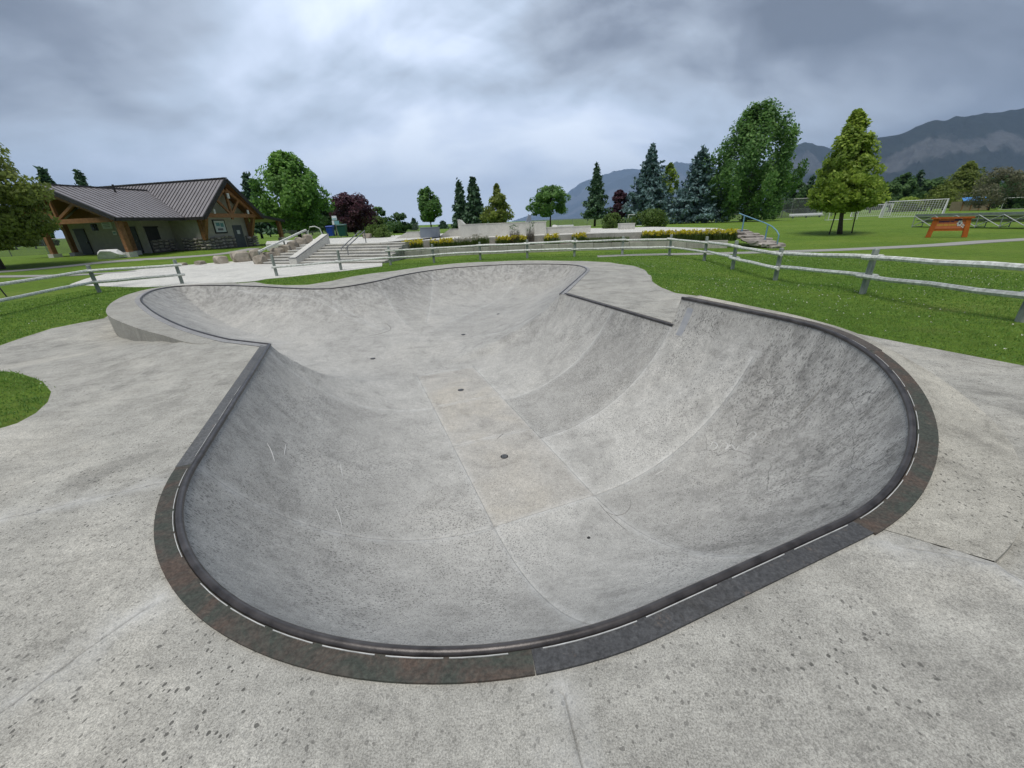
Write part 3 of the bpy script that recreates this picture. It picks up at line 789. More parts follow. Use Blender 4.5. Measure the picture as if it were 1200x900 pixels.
def caulks(P, s, runs, wd=.0034):
    Q = resample(P, .02); ln = offset_line(Q, s * .031); lo2 = offset_line(Q, s * (.031 + wd)); n = len(Q)
    for a, b in runs:
        a, b = int(a * (n - 1)), int(b * (n - 1)); k = b - a + 1
        if k < 2: continue
        mb = MB(); mb.add([(p[0], p[1], p[2] + .0145) for p in ln[a:b + 1]] + [(p[0], p[1], p[2] + .0145) for p in lo2[a:b + 1]] + [(p[0], p[1], p[2] + .004) for p in ln[a:b + 1]] + [(p[0], p[1], p[2] + .004) for p in lo2[a:b + 1]],
               [(i, i + 1, k + i + 1, k + i) for i in range(k - 1)] + [(i, i + 1, 2 * k + i + 1, 2 * k + i) for i in range(k - 1)] + [(k + i, k + i + 1, 3 * k + i + 1, 3 * k + i) for i in range(k - 1)])
        mb.build('caulk_strip', M['caulk'], bowl)
def dashes(n, gap=.12, lo=0.02, hi=.98, skip=()):
    r = []
    for i in range(n):
        a = lo + (hi - lo) * i / n; b = lo + (hi - lo) * (i + 1) / n
        g_ = (b - a) * random.uniform(gap * .5, gap * 1.6)
        if i in skip: continue
        r.append((a + g_ * .5, b - g_ * .5))
    return r
P, s = coping(rA[:i_u0 + 1], M['band_left'], .10, sections=2)
caulks(P, s, [(.52, .60), (.63, .78), (.80, .97)], .003)
P, s = coping(near_rim[:i_mid + 1], M['band_stain'], .095, sections=2)
caulks(P, s, dashes(11, .14, skip=(4,)))
P, s = coping(near_rim[i_mid:], M['band_grey'], .095, sections=1)
caulks(P, s, dashes(4, .16))
er = ext_rim.copy()
P, s = coping(er[:34], M['band_stain'], .105, sections=1)
caulks(P, s, dashes(8, .14))
P, s = coping(er[33:], M['band_brown'], .12, sections=2)
caulks(P, s, [(.02, .09), (.12, .19), (.23, .31), (.36, .42)], .0035)
P, s = coping(rA[i_e3:], M['band_brown'], .07, sections=2)
P, s = coping(rimB[::1], M['band_pale'], .10, pr=.020, sections=8)
# drains in the floor
for px, py, r_ in ((591, 535, .055), (540, 457, .06), (690, 630.5, .018), (543, 392, .06), (437, 420, .06), (584, 368, .06)):
    p = at(px, py, -DEEP)
    for _ in range(12):
        z, _, _ = bowl_z(np.array([p[0]]), np.array([p[1]])); p = at(px, py, .5 * p[2] + .5 * float(z[0]))
    mb = MB(); z = p[2] + .004
    ringv = [(p[0] + r_ * math.cos(t), p[1] + r_ * math.sin(t)) for t in np.linspace(0, 2 * math.pi, 17)[:-1]]
    mb.prism(ringv, z - .02, z)
    dr = mb.build('drain', M['drain'], bowl)
    if r_ > .05:
        for k in range(5):
            MB().box((p[0], p[1] - r_ * .6 + r_ * .3 * k, z + .002), (r_ * 1.3, r_ * .12, .004)).build('grate_bar', M['steel'], dr)

# paint marks, scratches and old chalk on the shell: thin skins lying on the surface
def on_bowl(pxs):
    rays = np.array([ray(*q) for q in pxs]); z = np.full(len(pxs), -.8)
    for _ in range(22):
        t = (z - EYE) / rays[:, 2]; zz, _, _ = bowl_z(rays[:, 0] * t, rays[:, 1] * t); z = .6 * z + .4 * zz
    t = (z - EYE) / rays[:, 2]
    return np.column_stack([rays[:, 0] * t, rays[:, 1] * t, z])
def mark(px, wd, mat, name='paint_mark', lift=.004):
    P = catmull(on_bowl(px), 5); d = np.gradient(P, axis=0); d /= np.linalg.norm(d, axis=1)[:, None] + 1e-9
    vw = P - np.array([0, 0, EYE]); sd = np.cross(d, vw); sd /= np.linalg.norm(sd, axis=1)[:, None] + 1e-9
    wd = wd * .6; up = -vw / np.linalg.norm(vw, axis=1)[:, None] * lift
    k = len(P); tp = np.sin(np.linspace(.25, math.pi - .25, k))[:, None]
    mb = MB(); mb.add(list(P + sd * wd * tp + up) + list(P - sd * wd * tp + up), [(i, i + 1, k + i + 1, k + i) for i in range(k - 1)])
    mb.build(name, mat, bowl)
for px, wd in (([(832, 524), (836, 518), (841, 522), (836, 527)], .010), ([(843, 526), (848, 519), (853, 521), (850, 527), (857, 521), (862, 527), (866, 522)], .009), ([(874, 513), (882, 506), (886, 510), (879, 515), (890, 512), (897, 515)], .008),
               ([(768, 556), (778, 551)], .010), ([(313, 519), (318, 529), (322, 541)], .007), ([(335, 520), (333, 534)], .006), ([(450, 560), (480, 556), (500, 548)], .006), ([(480, 610), (520, 603), (560, 592)], .007), ([(398, 540), (402, 560)], .005),
               ([(392, 592), (398, 606), (401, 620)], .005)): mark(px, wd, M['chalk'])
for px, wd in (([(968, 448), (957, 463), (948, 474), (938, 484), (931, 491)], .016), ([(944, 487), (935, 497)], .008), ([(738, 583), (739, 592), (733, 601), (722, 604), (711, 600), (705, 594)], .008), ([(700, 588), (716, 606), (735, 622)], .006),
               ([(440, 380), (452, 379), (458, 386), (446, 391), (430, 394)], .016), ([(478, 330), (500, 325)], .02), ([(590, 508), (582, 515)], .012)): mark(px, wd, M['stainmark'], 'dark_mark')

# ------------------------------------------------------------------ concrete deck round the bowl
back_px = [(298, 330.5), (312, 333), (335, 334.3), (362, 333.6), (390, 329), (410, 324.5), (435, 320.5), (462, 317.5), (500, 312), (530, 309), (560, 307), (600, 305.5), (640, 305.3), (680, 305.8),
           (715, 307.5), (742, 311.5), (757, 317), (763, 323), (764.5, 330), (775, 337), (792, 343.5), (815, 346.5), (835, 349.5), (880, 360), (930, 371.5), (1000, 390), (1100, 409.5), (1200, 428.5)]
left_px = [(0, 502), (20, 496), (42, 484), (56, 471), (60, 459), (50, 447), (30, 439.5), (0, 435)]
left2_px = [(0, 405), (30, 394.5), (60, 385), (95, 378), (122, 373)]
deck_poly = [np.array(p, float) for p in ((-12, -6), (-12, -1.5))]
deck_poly += [np.array((-9.5, 1.2)), np.array((-7, 2.3))] + g2(left_px) + [np.array((-9.5, 5.2)), np.array((-14, 6.0)), np.array((-14.5, 8.0)), np.array((-11.0, 7.3))] + g2(left2_px)
deck_poly += g2([(136, 364), (150, 356), (170, 347), (205, 337)]) + g2(back_px) + [np.array((7.5, 2.6)), np.array((12, 1.0)), np.array((14, -6))]
deck_poly = resample(deck_poly, .35, True)
flush = np.ones(len(hole))
tipi = seg_dist(hole[:, :2], li[:, :2])[0]
flush[(tipi < .3) & (np.hypot(hole[:, 0] - li[0][0], hole[:, 1] - li[0][1]) > .45)] = 0
exd = seg_dist(hole[:, :2], np.array([ext_pt(q, 0)[:2] for q in line_in[4:]]))[0]
flush[exd < .05] = 0
def deck_z(x, y):
    P = np.column_stack([x, y]); d, bi, bt = seg_dist(P, hole[:, :2], True)
    zr = hole[bi, 2] * (1 - bt) + hole[(bi + 1) % len(hole), 2] * bt; fl = flush[bi]
    k = (1 - smooth(d / 1.3)) * fl
    g = G(x, y)
    g = np.where((fl < .5) & (d < .7), np.minimum(g, zr - .05), g)
    return g * (1 - k) + zr * k
cN = uv2xy(U0 - .3, .5 * (V1 + V2))
seam_px = [[(203, 563), (100, 585), (0, 606), (-160, 640)], [(186, 702), (90, 768), (0, 834), (-120, 925)], [(655, 790), (668, 842), (684, 905), (705, 1000)], [(1052, 640), (1110, 648), (1168, 660), (1230, 700)],
           [(236, 406), (120, 430), (40, 438)]]
seams = [resample([at(x, y, 0)[:2] for x, y in sp], .08) for sp in seam_px]
pol = []
for sm in seams[:4]:
    d = sm - cN; rr = np.hypot(d[:, 0], d[:, 1]); aa = np.unwrap(np.arctan2(d[:, 1], d[:, 0])); o = np.argsort(rr); pol.append((rr[o], aa[o]))
def deck():
    ext_pts = []
    for sm in seams[:4]:
        d = np.gradient(sm, axis=0); d /= np.linalg.norm(d, axis=1)[:, None]; nr = np.column_stack([-d[:, 1], d[:, 0]])
        for off in (-.007, .007, -.03, .03): ext_pts.append(sm + nr * off)
    gx, gy = np.meshgrid(np.arange(-4.5, 5.5, .14), np.arange(-.5, 7, .14)); ext_pts.append(np.stack([gx.ravel(), gy.ravel()], 1))
    V_, F_ = sheet(deck_poly, .35, lambda x, y: x * 0, holes=[hole[:, :2]], lines=[sm[1:] for sm in seams[:4]], extra=np.vstack(ext_pts))
    V_[:, 2] = deck_z(V_[:, 0], V_[:, 1])
    jd = np.full(len(V_), 9.0)
    for sm in seams[:4]: jd = np.minimum(jd, seg_dist(V_[:, :2], sm)[0])
    gr = np.clip(1 - jd / .0065, 0, 1); V_[:, 2] -= .006 * gr
    F_ = orient_up(V_, F_)
    c = V_[F_].mean(1)[:, :2] - cN; rr = np.hypot(c[:, 0], c[:, 1]); aa = np.arctan2(c[:, 1], c[:, 0])
    pid_ = np.zeros(len(F_), int)
    for r_, a_ in pol:
        b_ = np.interp(rr, r_, a_)
        df = (aa - b_ + math.pi) % (2 * math.pi) - math.pi
        # order slabs by how many joints lie clockwise, cut at due "ahead" of the camera
        base = math.pi / 2
        pid_ += (((aa - base) % (2 * math.pi)) > ((b_ - base) % (2 * math.pi))).astype(int)
    root = empty('skate_deck', (0, 0, 0), 'grey broom-finished concrete deck around the skate bowl spotted by raindrops', 'concrete deck', kind='structure')
    for p in np.unique(pid_):
        v_, f_, idx = compact(V_, F_[pid_ == p])
        np_mesh('concrete_slab', v_, f_, M['deck'], root, True, attr=[('groove', 'POINT', gr[idx]), ('seam', 'POINT', np.exp(-(jd[idx] / .04) ** 2))])
deck()

# ------------------------------------------------------------------ ground, paths
BX = (-75.0, 105.0, -25.0, 140.0)
def ground():
    poly = resample([np.array(p, float) for p in ((BX[0], BX[2]), (BX[1], BX[2]), (BX[1], BX[3]), (BX[0], BX[3]))], 6, True)
    gx, gy = np.meshgrid(np.arange(-20, 20, .6), np.arange(-5, 30, .6)); ex = [np.stack([gx.ravel(), gy.ravel()], 1)]
    gx, gy = np.meshgrid(np.arange(-50, 60, 2), np.arange(0, 70, 2)); ex.append(np.stack([gx.ravel(), gy.ravel()], 1))
    ex = np.vstack(ex); dd = seg_dist(ex, deck_poly, True)[0]; ex = ex[dd > .15]
    V_, F_ = sheet(poly, 6.0, G, holes=[deck_poly], extra=ex)
    onedge = seg_dist(V_[:, :2], deck_poly, True)[0] < 1e-3
    V_[onedge, 2] = deck_z(V_[onedge, 0], V_[onedge, 1])
    nearb = ~onedge & (np.abs(V_[:, 0]) < 22) & (V_[:, 1] < 30)
    V_[nearb, 2] += .012
    F_ = orient_up(V_, F_)
    n0 = len(V_); ctr = np.array([(BX[0] + BX[1]) / 2, (BX[2] + BX[3]) / 2])
    ringpts = poly; rows = []
    for k in (1.0, 1.3, 1.8, 2.8, 5, 9, 18, 40, 90, 125):
        q = ctr + (ringpts - ctr) * k
        z = G(q[:, 0], q[:, 1]) if k < 2 else np.zeros(len(q))
        rows.append(np.column_stack([q, z]))
    RV = np.vstack(rows); m = len(ringpts); RF = []
    for i in range(len(rows) - 1):
        for j in range(m):
            a, b = i * m + j, i * m + (j + 1) % m
            RF += [(a, b, b + m), (a, b + m, a + m)]
    RF = orient_up(RV, np.array(RF)) + n0
    o = np_mesh('ground', np.vstack([V_, RV]), np.vstack([F_, RF]), M['lawn'], None, True)
    tag(o, 'green mown lawn around the skate park reaching to the far valley floor', 'lawn', kind='structure')
ground()

def lay(name, px, mat, label, cat, off=.02, step=1.2, world_pts=None, edge=.08):
    poly = world_pts if world_pts is not None else g2(px)
    poly = resample(poly, .8, True)
    V_, F_ = sheet(poly, step, lambda x, y: G(x, y) + off + .012)
    F_ = orient_up(V_, F_)
    n = len(V_); 
    # skirt so that the slab has an edge
    low = np.column_stack([poly, G(poly[:, 0], poly[:, 1]) - .1]); top = np.column_stack([poly, G(poly[:, 0], poly[:, 1]) + off + .012])
    VV = np.vstack([V_, top, low]); m = len(poly)
    SF = [(n + i, n + (i + 1) % m, n + m + (i + 1) % m) for i in range(m)] + [(n + i, n + m + (i + 1) % m, n + m + i) for i in range(m)]
    o = np_mesh(name, VV, np.vstack([F_, np.array(SF)]), mat, None, False)
    return tag(o, label, cat, kind='structure')
lay('lower_plaza', [(82, 334), (100, 327.5), (125, 321), (165, 316), (205, 312), (250, 308.5), (300, 305), (303, 307), (345, 309), (400, 308.5), (448, 308), (448, 312.5), (400, 318.5), (340, 325), (312, 327.5), (298, 330.2), (270, 332.2), (228, 334), (180, 337), (150, 337), (110, 335.5)],
    M['slab'], 'pale concrete slab between the bowl and the wide steps', 'paving', .015)
def path(name, px, width, mat, label, off=.018):
    c = catmull([atG(*p)[:2] for p in px], 6); d = np.gradient(c, axis=0); d /= np.linalg.norm(d, axis=1)[:, None]
    nr = np.column_stack([-d[:, 1], d[:, 0]]) * width / 2
    lay(name, None, mat, label, 'path', off, 1.0, np.vstack([c + nr, (c - nr)[::-1]]))
path('path', [(1330, 272), (1200, 281), (1100, 287.5), (1000, 292.5), (930, 295), (860, 297), (780, 298.5), (700, 301)], 1.1, M['asphalt'], 'narrow asphalt path curving past the blue handrail to the bleachers')
path('path', [(-60, 322), (20, 317.5), (80, 312), (130, 307), (200, 302.5), (262, 297.5), (300, 291)], 1.2, M['asphalt'], 'asphalt path along the lawn in front of the timber pavilion')
path('path', [(-60, 325), (0, 324.5), (60, 323.5), (110, 321.5), (160, 318)], .9, M['asphalt'], 'thin asphalt path joining the pale slab behind the rail fence')

# ------------------------------------------------------------------ post and rail fences
def jitter_tube(a, b, r, n=7, k=4, amp=.012):
    a, b = Vector(a), Vector(b); pts = []; rr = []
    for i in range(k + 1):
        t = i / k; p = a.lerp(b, t)
        p += Vector((random.uniform(-amp, amp), random.uniform(-amp, amp), random.uniform(-amp, amp)))
        pts.append(p); rr.append(r * random.uniform(.9, 1.08))
    return MB().tube(pts, rr, n)
def fence(posts_px, label, hp=1.0, rails=(.42, .80), heights=None, skip=(), lead=None, extra=None, skip_top=()):
    pts = [atG(*p) for p in posts_px]
    if lead is not None: pts = [np.array([q[0], q[1], Gs(*q)]) for q in lead] + pts
    if extra is not None: pts = pts + [np.array([q[0], q[1], Gs(*q)]) for q in extra]
    b = pts[len(pts) // 2]
    root = empty('post_and_rail_fence', tuple(b), label, 'fence')
    loc = [p - b for p in pts]
    for i, p in enumerate(loc):
        h = hp * random.uniform(.97, 1.04); lx, ly = random.uniform(-.02, .02), random.uniform(-.02, .02)
        mb = MB().tube([(p[0], p[1], p[2] - .3), (p[0] + lx * .5, p[1] + ly * .5, p[2] + h * .5), (p[0] + lx, p[1] + ly, p[2] + h - .02), (p[0] + lx, p[1] + ly, p[2] + h)], [.068, .066, .064, .045], 9)
        mb.build('post', M['wood_post'], root)
    for i in range(len(loc) - 1):
        if i in skip: continue
        a, c = loc[i], loc[i + 1]; d = (c - a); L = np.hypot(d[0], d[1]); d = d / L
        sgn = 1 if i % 2 else -1; off = np.array([-d[1], d[0], 0]) * .075 * sgn
        for rz in rails:
            if i in skip_top and rz > .5: continue
            j = random.uniform(-.03, .03)
            jitter_tube(tuple(a - d * .17 + off + np.array([0, 0, rz + j])), tuple(c + d * .17 + off + np.array([0, 0, rz + random.uniform(-.03, .03)])), .054).build('rail', M['wood_fence'], root)
fence([(325, 324), (400, 317), (458, 311), (509, 308.5), (563, 305), (618, 303), (673, 301), (729, 299.5), (784, 300), (825, 306), (858, 316), (908, 329), (1010, 345)],
      'long weathered post-and-rail fence curving behind the bowl and along the clover lawn', extra=[(8.05, 5.95), (8.6, 2.6), (9.2, -1)], skip=(), skip_top=(0, 1))
fence([(117, 343), (214, 333)], 'weathered rail fence beside the pavilion lawn ending at the pale slab', lead=[(-13.2, 4.5), (-13.6, 8.6)])

# leaning black pole and dark post beside the fence
pp = atG(10, 348)
o = MB().tube([(0, 0, -.2), (-.30, -.1, 1.3)], .022, 8)
tag(o.build('metal_stake', M['trim'], loc=tuple(pp)), 'thin black metal stake leaning beside the weathered rail fence', 'stake')

# ------------------------------------------------------------------ terrace: walls, plaza, steps
ZP = .65
low_px = [(453, 305.5), (480, 303.5), (520, 300.5), (560, 298.5), (600, 297), (640, 295.5), (700, 293.5), (750, 292.5), (800, 292), (852, 291.5)]
low_c = catmull([at(x, y, -.36)[:2] for x, y in low_px], 8)
low_c = resample(low_c, .05)
def walk(line, step):
    d = np.r_[0, np.cumsum(np.hypot(*np.diff(line, axis=0).T))]; n = int(round(d[-1] / step))
    s_ = np.linspace(0, d[-1], n + 1)
    return [np.array([np.interp(q, d, line[:, 0]), np.interp(q, d, line[:, 1])]) for q in s_]
def block_wall(name, line, z0f, z1, thick, step, mat, label, cap=None, gap=.012):
    root = empty(name, (float(line[0][0]), float(line[0][1]), z0f), label, 'retaining wall')
    b = np.array([line[0][0], line[0][1]])
    pts = walk(line, step)
    for p, q in zip(pts[:-1], pts[1:]):
        d = (q - p); L = np.linalg.norm(d); d /= L; nr = np.array([-d[1], d[0]])
        p2, q2 = p + d * gap, q - d * gap; bl = random.uniform(-.012, .012)
        poly = [p2 + nr * bl - b, q2 + nr * bl - b, q2 + nr * (thick) - b, p2 + nr * (thick) - b]
        MB().prism(poly, -.3, z1 - z0f + random.uniform(-.012, .012)).build('concrete_block', mat, root)
    # continuous core behind the joints
    core = np.array([p for p in pts]); 
    mb = MB()
    for p, q in zip(core[:-1], core[1:]):
        d = (q - p); L = np.linalg.norm(d); d /= L; nr = np.array([-d[1], d[0]])
        mb.prism([p + nr * .06 - b, q + nr * .06 - b, q + nr * (thick - .03) - b, p + nr * (thick - .03) - b], -.3, z1 - z0f - .04)
    mb.build('wall_core', M['mortar'], root)
    return root
dn = np.gradient(low_c, axis=0); dn /= np.linalg.norm(dn, axis=1)[:, None]; back = np.column_stack([-dn[:, 1], dn[:, 0]])
up_c = resample(low_c + back * 1.35, .05)
block_wall('planter_wall', low_c, -.36, .10, .28, 1.15, M['wallc'], 'low stained concrete block wall at the foot of the flower bed')
block_wall('planter_wall', up_c, .02, ZP, .28, 2.2, M['wallc'], 'upper concrete block wall behind the yellow daylilies below the plaza')
bed = np.vstack([low_c[::10] + back[::10] * .2, (low_c + back * 1.42)[::-10]])
Vb, Fb = sheet(resample(bed, .6, True), .5, lambda x, y: 0 * x + .06 + .04 * np.sin(x * 3) * np.cos(y * 2.3))
tag(np_mesh('planting_bed', Vb, orient_up(Vb, Fb), M['soil'], None, True), 'narrow strip of brown planting soil between the two terrace walls', 'flower bed', kind='structure')
# upper plaza slab
st_l, st_r = at(352, 309.5, -.37)[:2], at(449, 308.5, -.37)[:2]     # foot of the steps
sdir = (st_r - st_l) / np.linalg.norm(st_r - st_l); sback = np.array([-sdir[1], sdir[0]])
NSTEP, TREAD = 7, .42
top_l, top_r = st_l + sback * TREAD * (NSTEP - 1), st_r + sback * TREAD * (NSTEP - 1)
plaza_poly = [top_l - sdir * 2.2 + sback * .3, top_l + sback * .3, top_r + sback * .3] + [p for p in (low_c + back * 1.5)[::12]] + [np.array((15.2, 30)), np.array((14, 40)), np.array((6, 46)), np.array((-10, 47)), np.array((-24, 42)), np.array((-19, 33))]
mb = MB().prism([p for p in resample(plaza_poly, 1.5, True)], ZP - .5, ZP)
tag(mb.build('upper_plaza', M['slab']), 'pale concrete plaza at the top of the wide steps', 'plaza', kind='structure')
# wide steps
so = np.array([*(st_l * .5 + st_r * .5), -.38])
root = empty('wide_steps', tuple(so), 'wide flight of worn grey concrete steps up to the plaza', 'steps')
rise = (ZP + .37) / NSTEP
for i in range(NSTEP):
    ext_l = (.5 + (NSTEP - 1 - i) * .32) if i < NSTEP - 1 else .2
    a = st_l - sdir * (ext_l + 1.2) + sback * TREAD * i; b_ = st_r + sdir * .15 + sback * TREAD * i
    poly = [a - so[:2], b_ - so[:2], b_ + sback * (TREAD + .35) - so[:2], a + sback * (TREAD + .35) - so[:2]]
    MB().prism(poly, -.2 + rise * i * .6, rise * (i + 1) - (.004 if i == NSTEP - 1 else 0)).build('step', M['darkconc'] if i % 2 else M['wallc'], root)
    lip = [p_ - sback * .035 for p_ in poly[:2]] + poly[2:]
    MB().prism(lip, rise * (i + 1) - .045, rise * (i + 1) + .004).build('tread', M['slab'], root)
# sloping concrete ledge with steel edge down the steps
def bar3(a, b, wv, hz):
    """slab between a and b, width vector wv, thickness hz downwards"""
    a, b, wv = Vector(a), Vector(b), Vector(wv)
    return MB().add([a, b, b + wv, a + wv, a - Vector((0, 0, hz)), b - Vector((0, 0, hz)), b + wv - Vector((0, 0, hz)), a + wv - Vector((0, 0, hz))],
                    [(0, 1, 2, 3), (7, 6, 5, 4), (0, 4, 5, 1), (1, 5, 6, 2), (2, 6, 7, 3), (3, 7, 4, 0)])
hub0 = np.append(st_l - sdir * .55 - sback * .25, .02); hub1 = np.append(st_l - sdir * .55 + sback * (TREAD * NSTEP + .1), ZP + .62)
wv = np.append(sdir * .55, 0)
root = empty('sloping_ledge', (hub0[0], hub0[1], -.38), 'pale sloping concrete grind ledge beside the wide steps', 'skate ledge')
o3 = np.array([hub0[0], hub0[1], -.38])
p0, p1 = hub0 - o3, hub1 - o3
mb = MB(); vv = []
for p in (p0, p1):
    zt = p[2]; zb_ = -.1 if p is p0 else ZP + .3
    for off in (np.zeros(3), wv):
        vv += [p + off, np.array([p[0] + off[0], p[1] + off[1], zb_])]
mb.add(vv, [(0, 2, 6, 4), (0, 4, 5, 1), (2, 3, 7, 6), (0, 1, 3, 2), (4, 6, 7, 5), (1, 5, 7, 3)])
mb.build('ledge_body', M['slab'], root)
mb = MB().tube([tuple(p0 + wv + np.array([0, 0, .0])), tuple(p1 + wv)], .03, 6).build('steel_edge', M['steel'], root)
mb = MB().tube([tuple(p0 + np.array([0, 0, .0])), tuple(p0 + wv)], .03, 6).build('steel_edge', M['steel'], root)
# steel handrail on the steps
hm0 = st_l + sdir * 2.6 - sback * .1 + sback * TREAD * 2; hm1 = hm0 + sback * TREAD * 5.2
z0, z1 = -.38 + rise * 2 + .55, ZP + .75
root = empty('handrail', (hm0[0], hm0[1], -.38 + rise * 2), 'slanted steel handrail down the wide steps', 'handrail')
o3 = np.array([hm0[0], hm0[1], -.38 + rise * 2])
for k, off in enumerate((0, .34)):
    a = np.append(hm0 + sdir * off, z0) - o3; b_ = np.append(hm1 + sdir * off, z1) - o3
    MB().tube([tuple(a + np.array([0, 0, -.12])), tuple(a), tuple(b_)], .032, 7).build('rail', M['steel'], root)
for t_, zf in ((.06, -.38 + rise * 2), (.97, ZP)):
    p = np.append(hm0 + (hm1 - hm0) * t_ + sdir * .34, 0) - np.array([o3[0], o3[1], 0]); zt = z0 + (z1 - z0) * t_
    MB().tube([(p[0], p[1], zf - o3[2] - .05), (p[0], p[1], zt - o3[2])], .03, 7).build('leg', M['steel'], root)

def rock(r, seed, flat=.7, jag=.25, n=2):
    rs = np.random.default_rng(seed); bm = bmesh.new(); bmesh.ops.create_icosphere(bm, subdivisions=n, radius=1)
    ax = np.vstack([np.vstack([np.eye(3), -np.eye(3)]) + rs.normal(size=(6, 3)) * .12, rs.normal(size=(9, 3))]); ax /= np.linalg.norm(ax, axis=1)[:, None]; lv = np.r_[rs.uniform(.60, .70, 6), rs.uniform(.72, .95, 9)]
    for v in bm.verts:
        c = np.array(v.co)
        for a_, l_ in zip(ax, lv):
            e = c @ a_
            if e > l_: c = c - a_ * (e - l_)
        c *= 1 + rs.normal() * jag * .12
        v.co = Vector((c[0] * r[0], c[1] * r[1], c[2] * r[2]))
    me = bpy.data.meshes.new('rock'); bm.to_mesh(me); bm.free(); return me
# boulders along the stairs and by the pavilion
bl = [((210, 311), (.35, .3, .16), 'small flat grey stone, lowest of the row of rocks before the steps'), ((231, 310), (.42, .36, .2), 'low rounded rock between the flat stone and the tan boulders'),
      ((254, 309), (.60, .5, .42), 'round tan boulder at the free end of the boulder row'), ((277, 307), (.85, .6, .55), 'squarish tan boulder second from the steps in the boulder row'), ((296, 305), (.75, .6, .58), 'tan block-like boulder touching the timber-edged stone kerb')]
for i, (p, r_, lb) in enumerate(bl):
    q = atG(p[0], p[1] + 1)
    o = link('boulder', rock(r_, 40 + i, jag=.35), M['boulder'], loc=(q[0], q[1] + r_[1], q[2] + r_[2] * .62)); o.rotation_euler = (0, 0, i * 1.3)
    tag(o, lb, 'boulder', 'boulders beside the wide steps')
q = atG(132, 303)
o = link('boulder', rock((1.15, .7, .55), 77, jag=.3), M['white_rock'], loc=(q[0], q[1], q[2] + .3)); o.rotation_euler = (0, 0, .3)
tag(o, 'white boulder on the grass before the pavilion posts', 'boulder')
# stone kerb with timber rail climbing beside the ledge
ka, kb = atG(302, 307), atW(338, 268, 31)
ka = np.array([ka[0], ka[1], ka[2]]); kb2 = np.append(st_l - sdir * 2.6 + sback * 4.0, ZP + .1)
ks = np.append(st_l - sdir * 3.2 + sback * .2, -.36)
root = empty('stone_kerb', tuple(ks), 'row of pinkish stone blocks climbing beside the sloping ledge under a grey rail', 'stone wall')
for i in range(7):
    t_ = i / 6; c = (kb2 - ks) * t_
    o = link('stone_block', rock((.60, .5, .5), 120 + i, jag=.2), M['boulder'], root, loc=(c[0], c[1], c[2] + .2)); o.rotation_euler = (0, 0, math.atan2(sback[1], sback[0]) + i * .13)
MB().beam((0 - sdir[0] * -.1, -.1, .78), tuple(kb2 - ks + np.array([0, 0, .82])), .14, .1).build('rail', M['wood_fence'], root)
for t_ in (.0, .5, 1):
    c = (kb2 - ks) * t_
    MB().tube([(c[0], c[1], c[2] - .2), (c[0], c[1], c[2] + .8)], .05, 6).build('post', M['wood_post'], root)

# ---- street furniture of the plaza: grind wall, boxes, banks
def plaza_box(name, px0, px1, yb, h, depth, mat, label, cat, top=None, zbase=ZP, parts=True, w=None):
    a = at(px0, yb, zbase) if w is None else None
    b_ = at(px1, yb - (px1 - px0) * .0384, zbase)
    if w is not None:
        a = atW(px0, yb, w); b_ = atW(px1, yb - (px1 - px0) * .0384, w); a[2] = b_[2] = zbase
    d = (b_ - a)[:2]; L = np.linalg.norm(d); d /= L; nr = np.array([-d[1], d[0]])
    root = empty(name, (a[0], a[1], zbase), label, cat)
    poly = [np.zeros(2), d * L, d * L + nr * depth, nr * depth]
    MB().prism(poly, -.1, h).build('body', mat, root)
    q = [p + (p - (d * L / 2 + nr * depth / 2)) * .0 for p in poly]
    cp = [-d * .02 - nr * .02, d * (L + .02) - nr * .02, d * (L + .02) + nr * (depth + .02), -d * .02 + nr * (depth + .02)]
    MB().prism(cp, h, h + .05).build('cap', top or M['slab'], root)
    return root
plaza_box('grind_wall', 541, 640, 277.5, .84, .5, M['slab'], 'long chest-high pale concrete wall standing on the plaza', 'concrete wall', w=28.6)
plaza_box('grind_wall', 641, 692, 273.6, .42, .5, M['slab'], 'knee-high concrete wall continuing from the chest-high plaza wall', 'concrete wall', w=28.9)
plaza_box('grind_box', 493, 514, 277.8, .72, .9, M['greyclad'], 'blue-grey steel-clad grind box on the plaza', 'grind box', M['greyclad'], w=31)
plaza_box('concrete_block', 727, 744, 266.5, .42, .8, M['slab'], 'pale square concrete block by the green shrubs on the plaza', 'concrete block', w=33)
def bank(px0, px1, yb, w, h, run, label, flip=False):
    a = atW(px0, yb, w); b_ = atW(px1, yb - (px1 - px0) * .0384, w); a[2] = b_[2] = ZP
    d = (b_ - a)[:2]; L = np.linalg.norm(d); d /= L; nr = np.array([-d[1], d[0]]); dep = 2.0
    root = empty('bank_ramp', (a[0], a[1], ZP), label, 'ramp')
    pr = [(0, 0), (L, 0), (L, h), (run, h)] if not flip else [(0, 0), (L, 0), (L - run, h), (0, h)]
    poly3 = [(d[0] * s_, d[1] * s_, z) for s_, z in pr]
    MB().extrude(poly3, (nr[0] * dep, nr[1] * dep, 0)).build('ramp_body', M['slab'], root)
    e = [(d[0] * s_, d[1] * s_, z) for s_, z in pr[2:]]
    MB().tube([tuple(np.array(e[0]) + np.array([0, 0, .01])), tuple(np.array(e[1]) + np.array([0, 0, .01]))], .02, 6).build('steel_edge', M['steel'], root)
bank(463, 492, 279, 32, .45, 1.0, 'small white bank ramp beside the blue-grey grind box')
bank(514, 541, 277.6, 31.5, .55, .9, 'white bank ramp between the grind box and the long plaza wall')
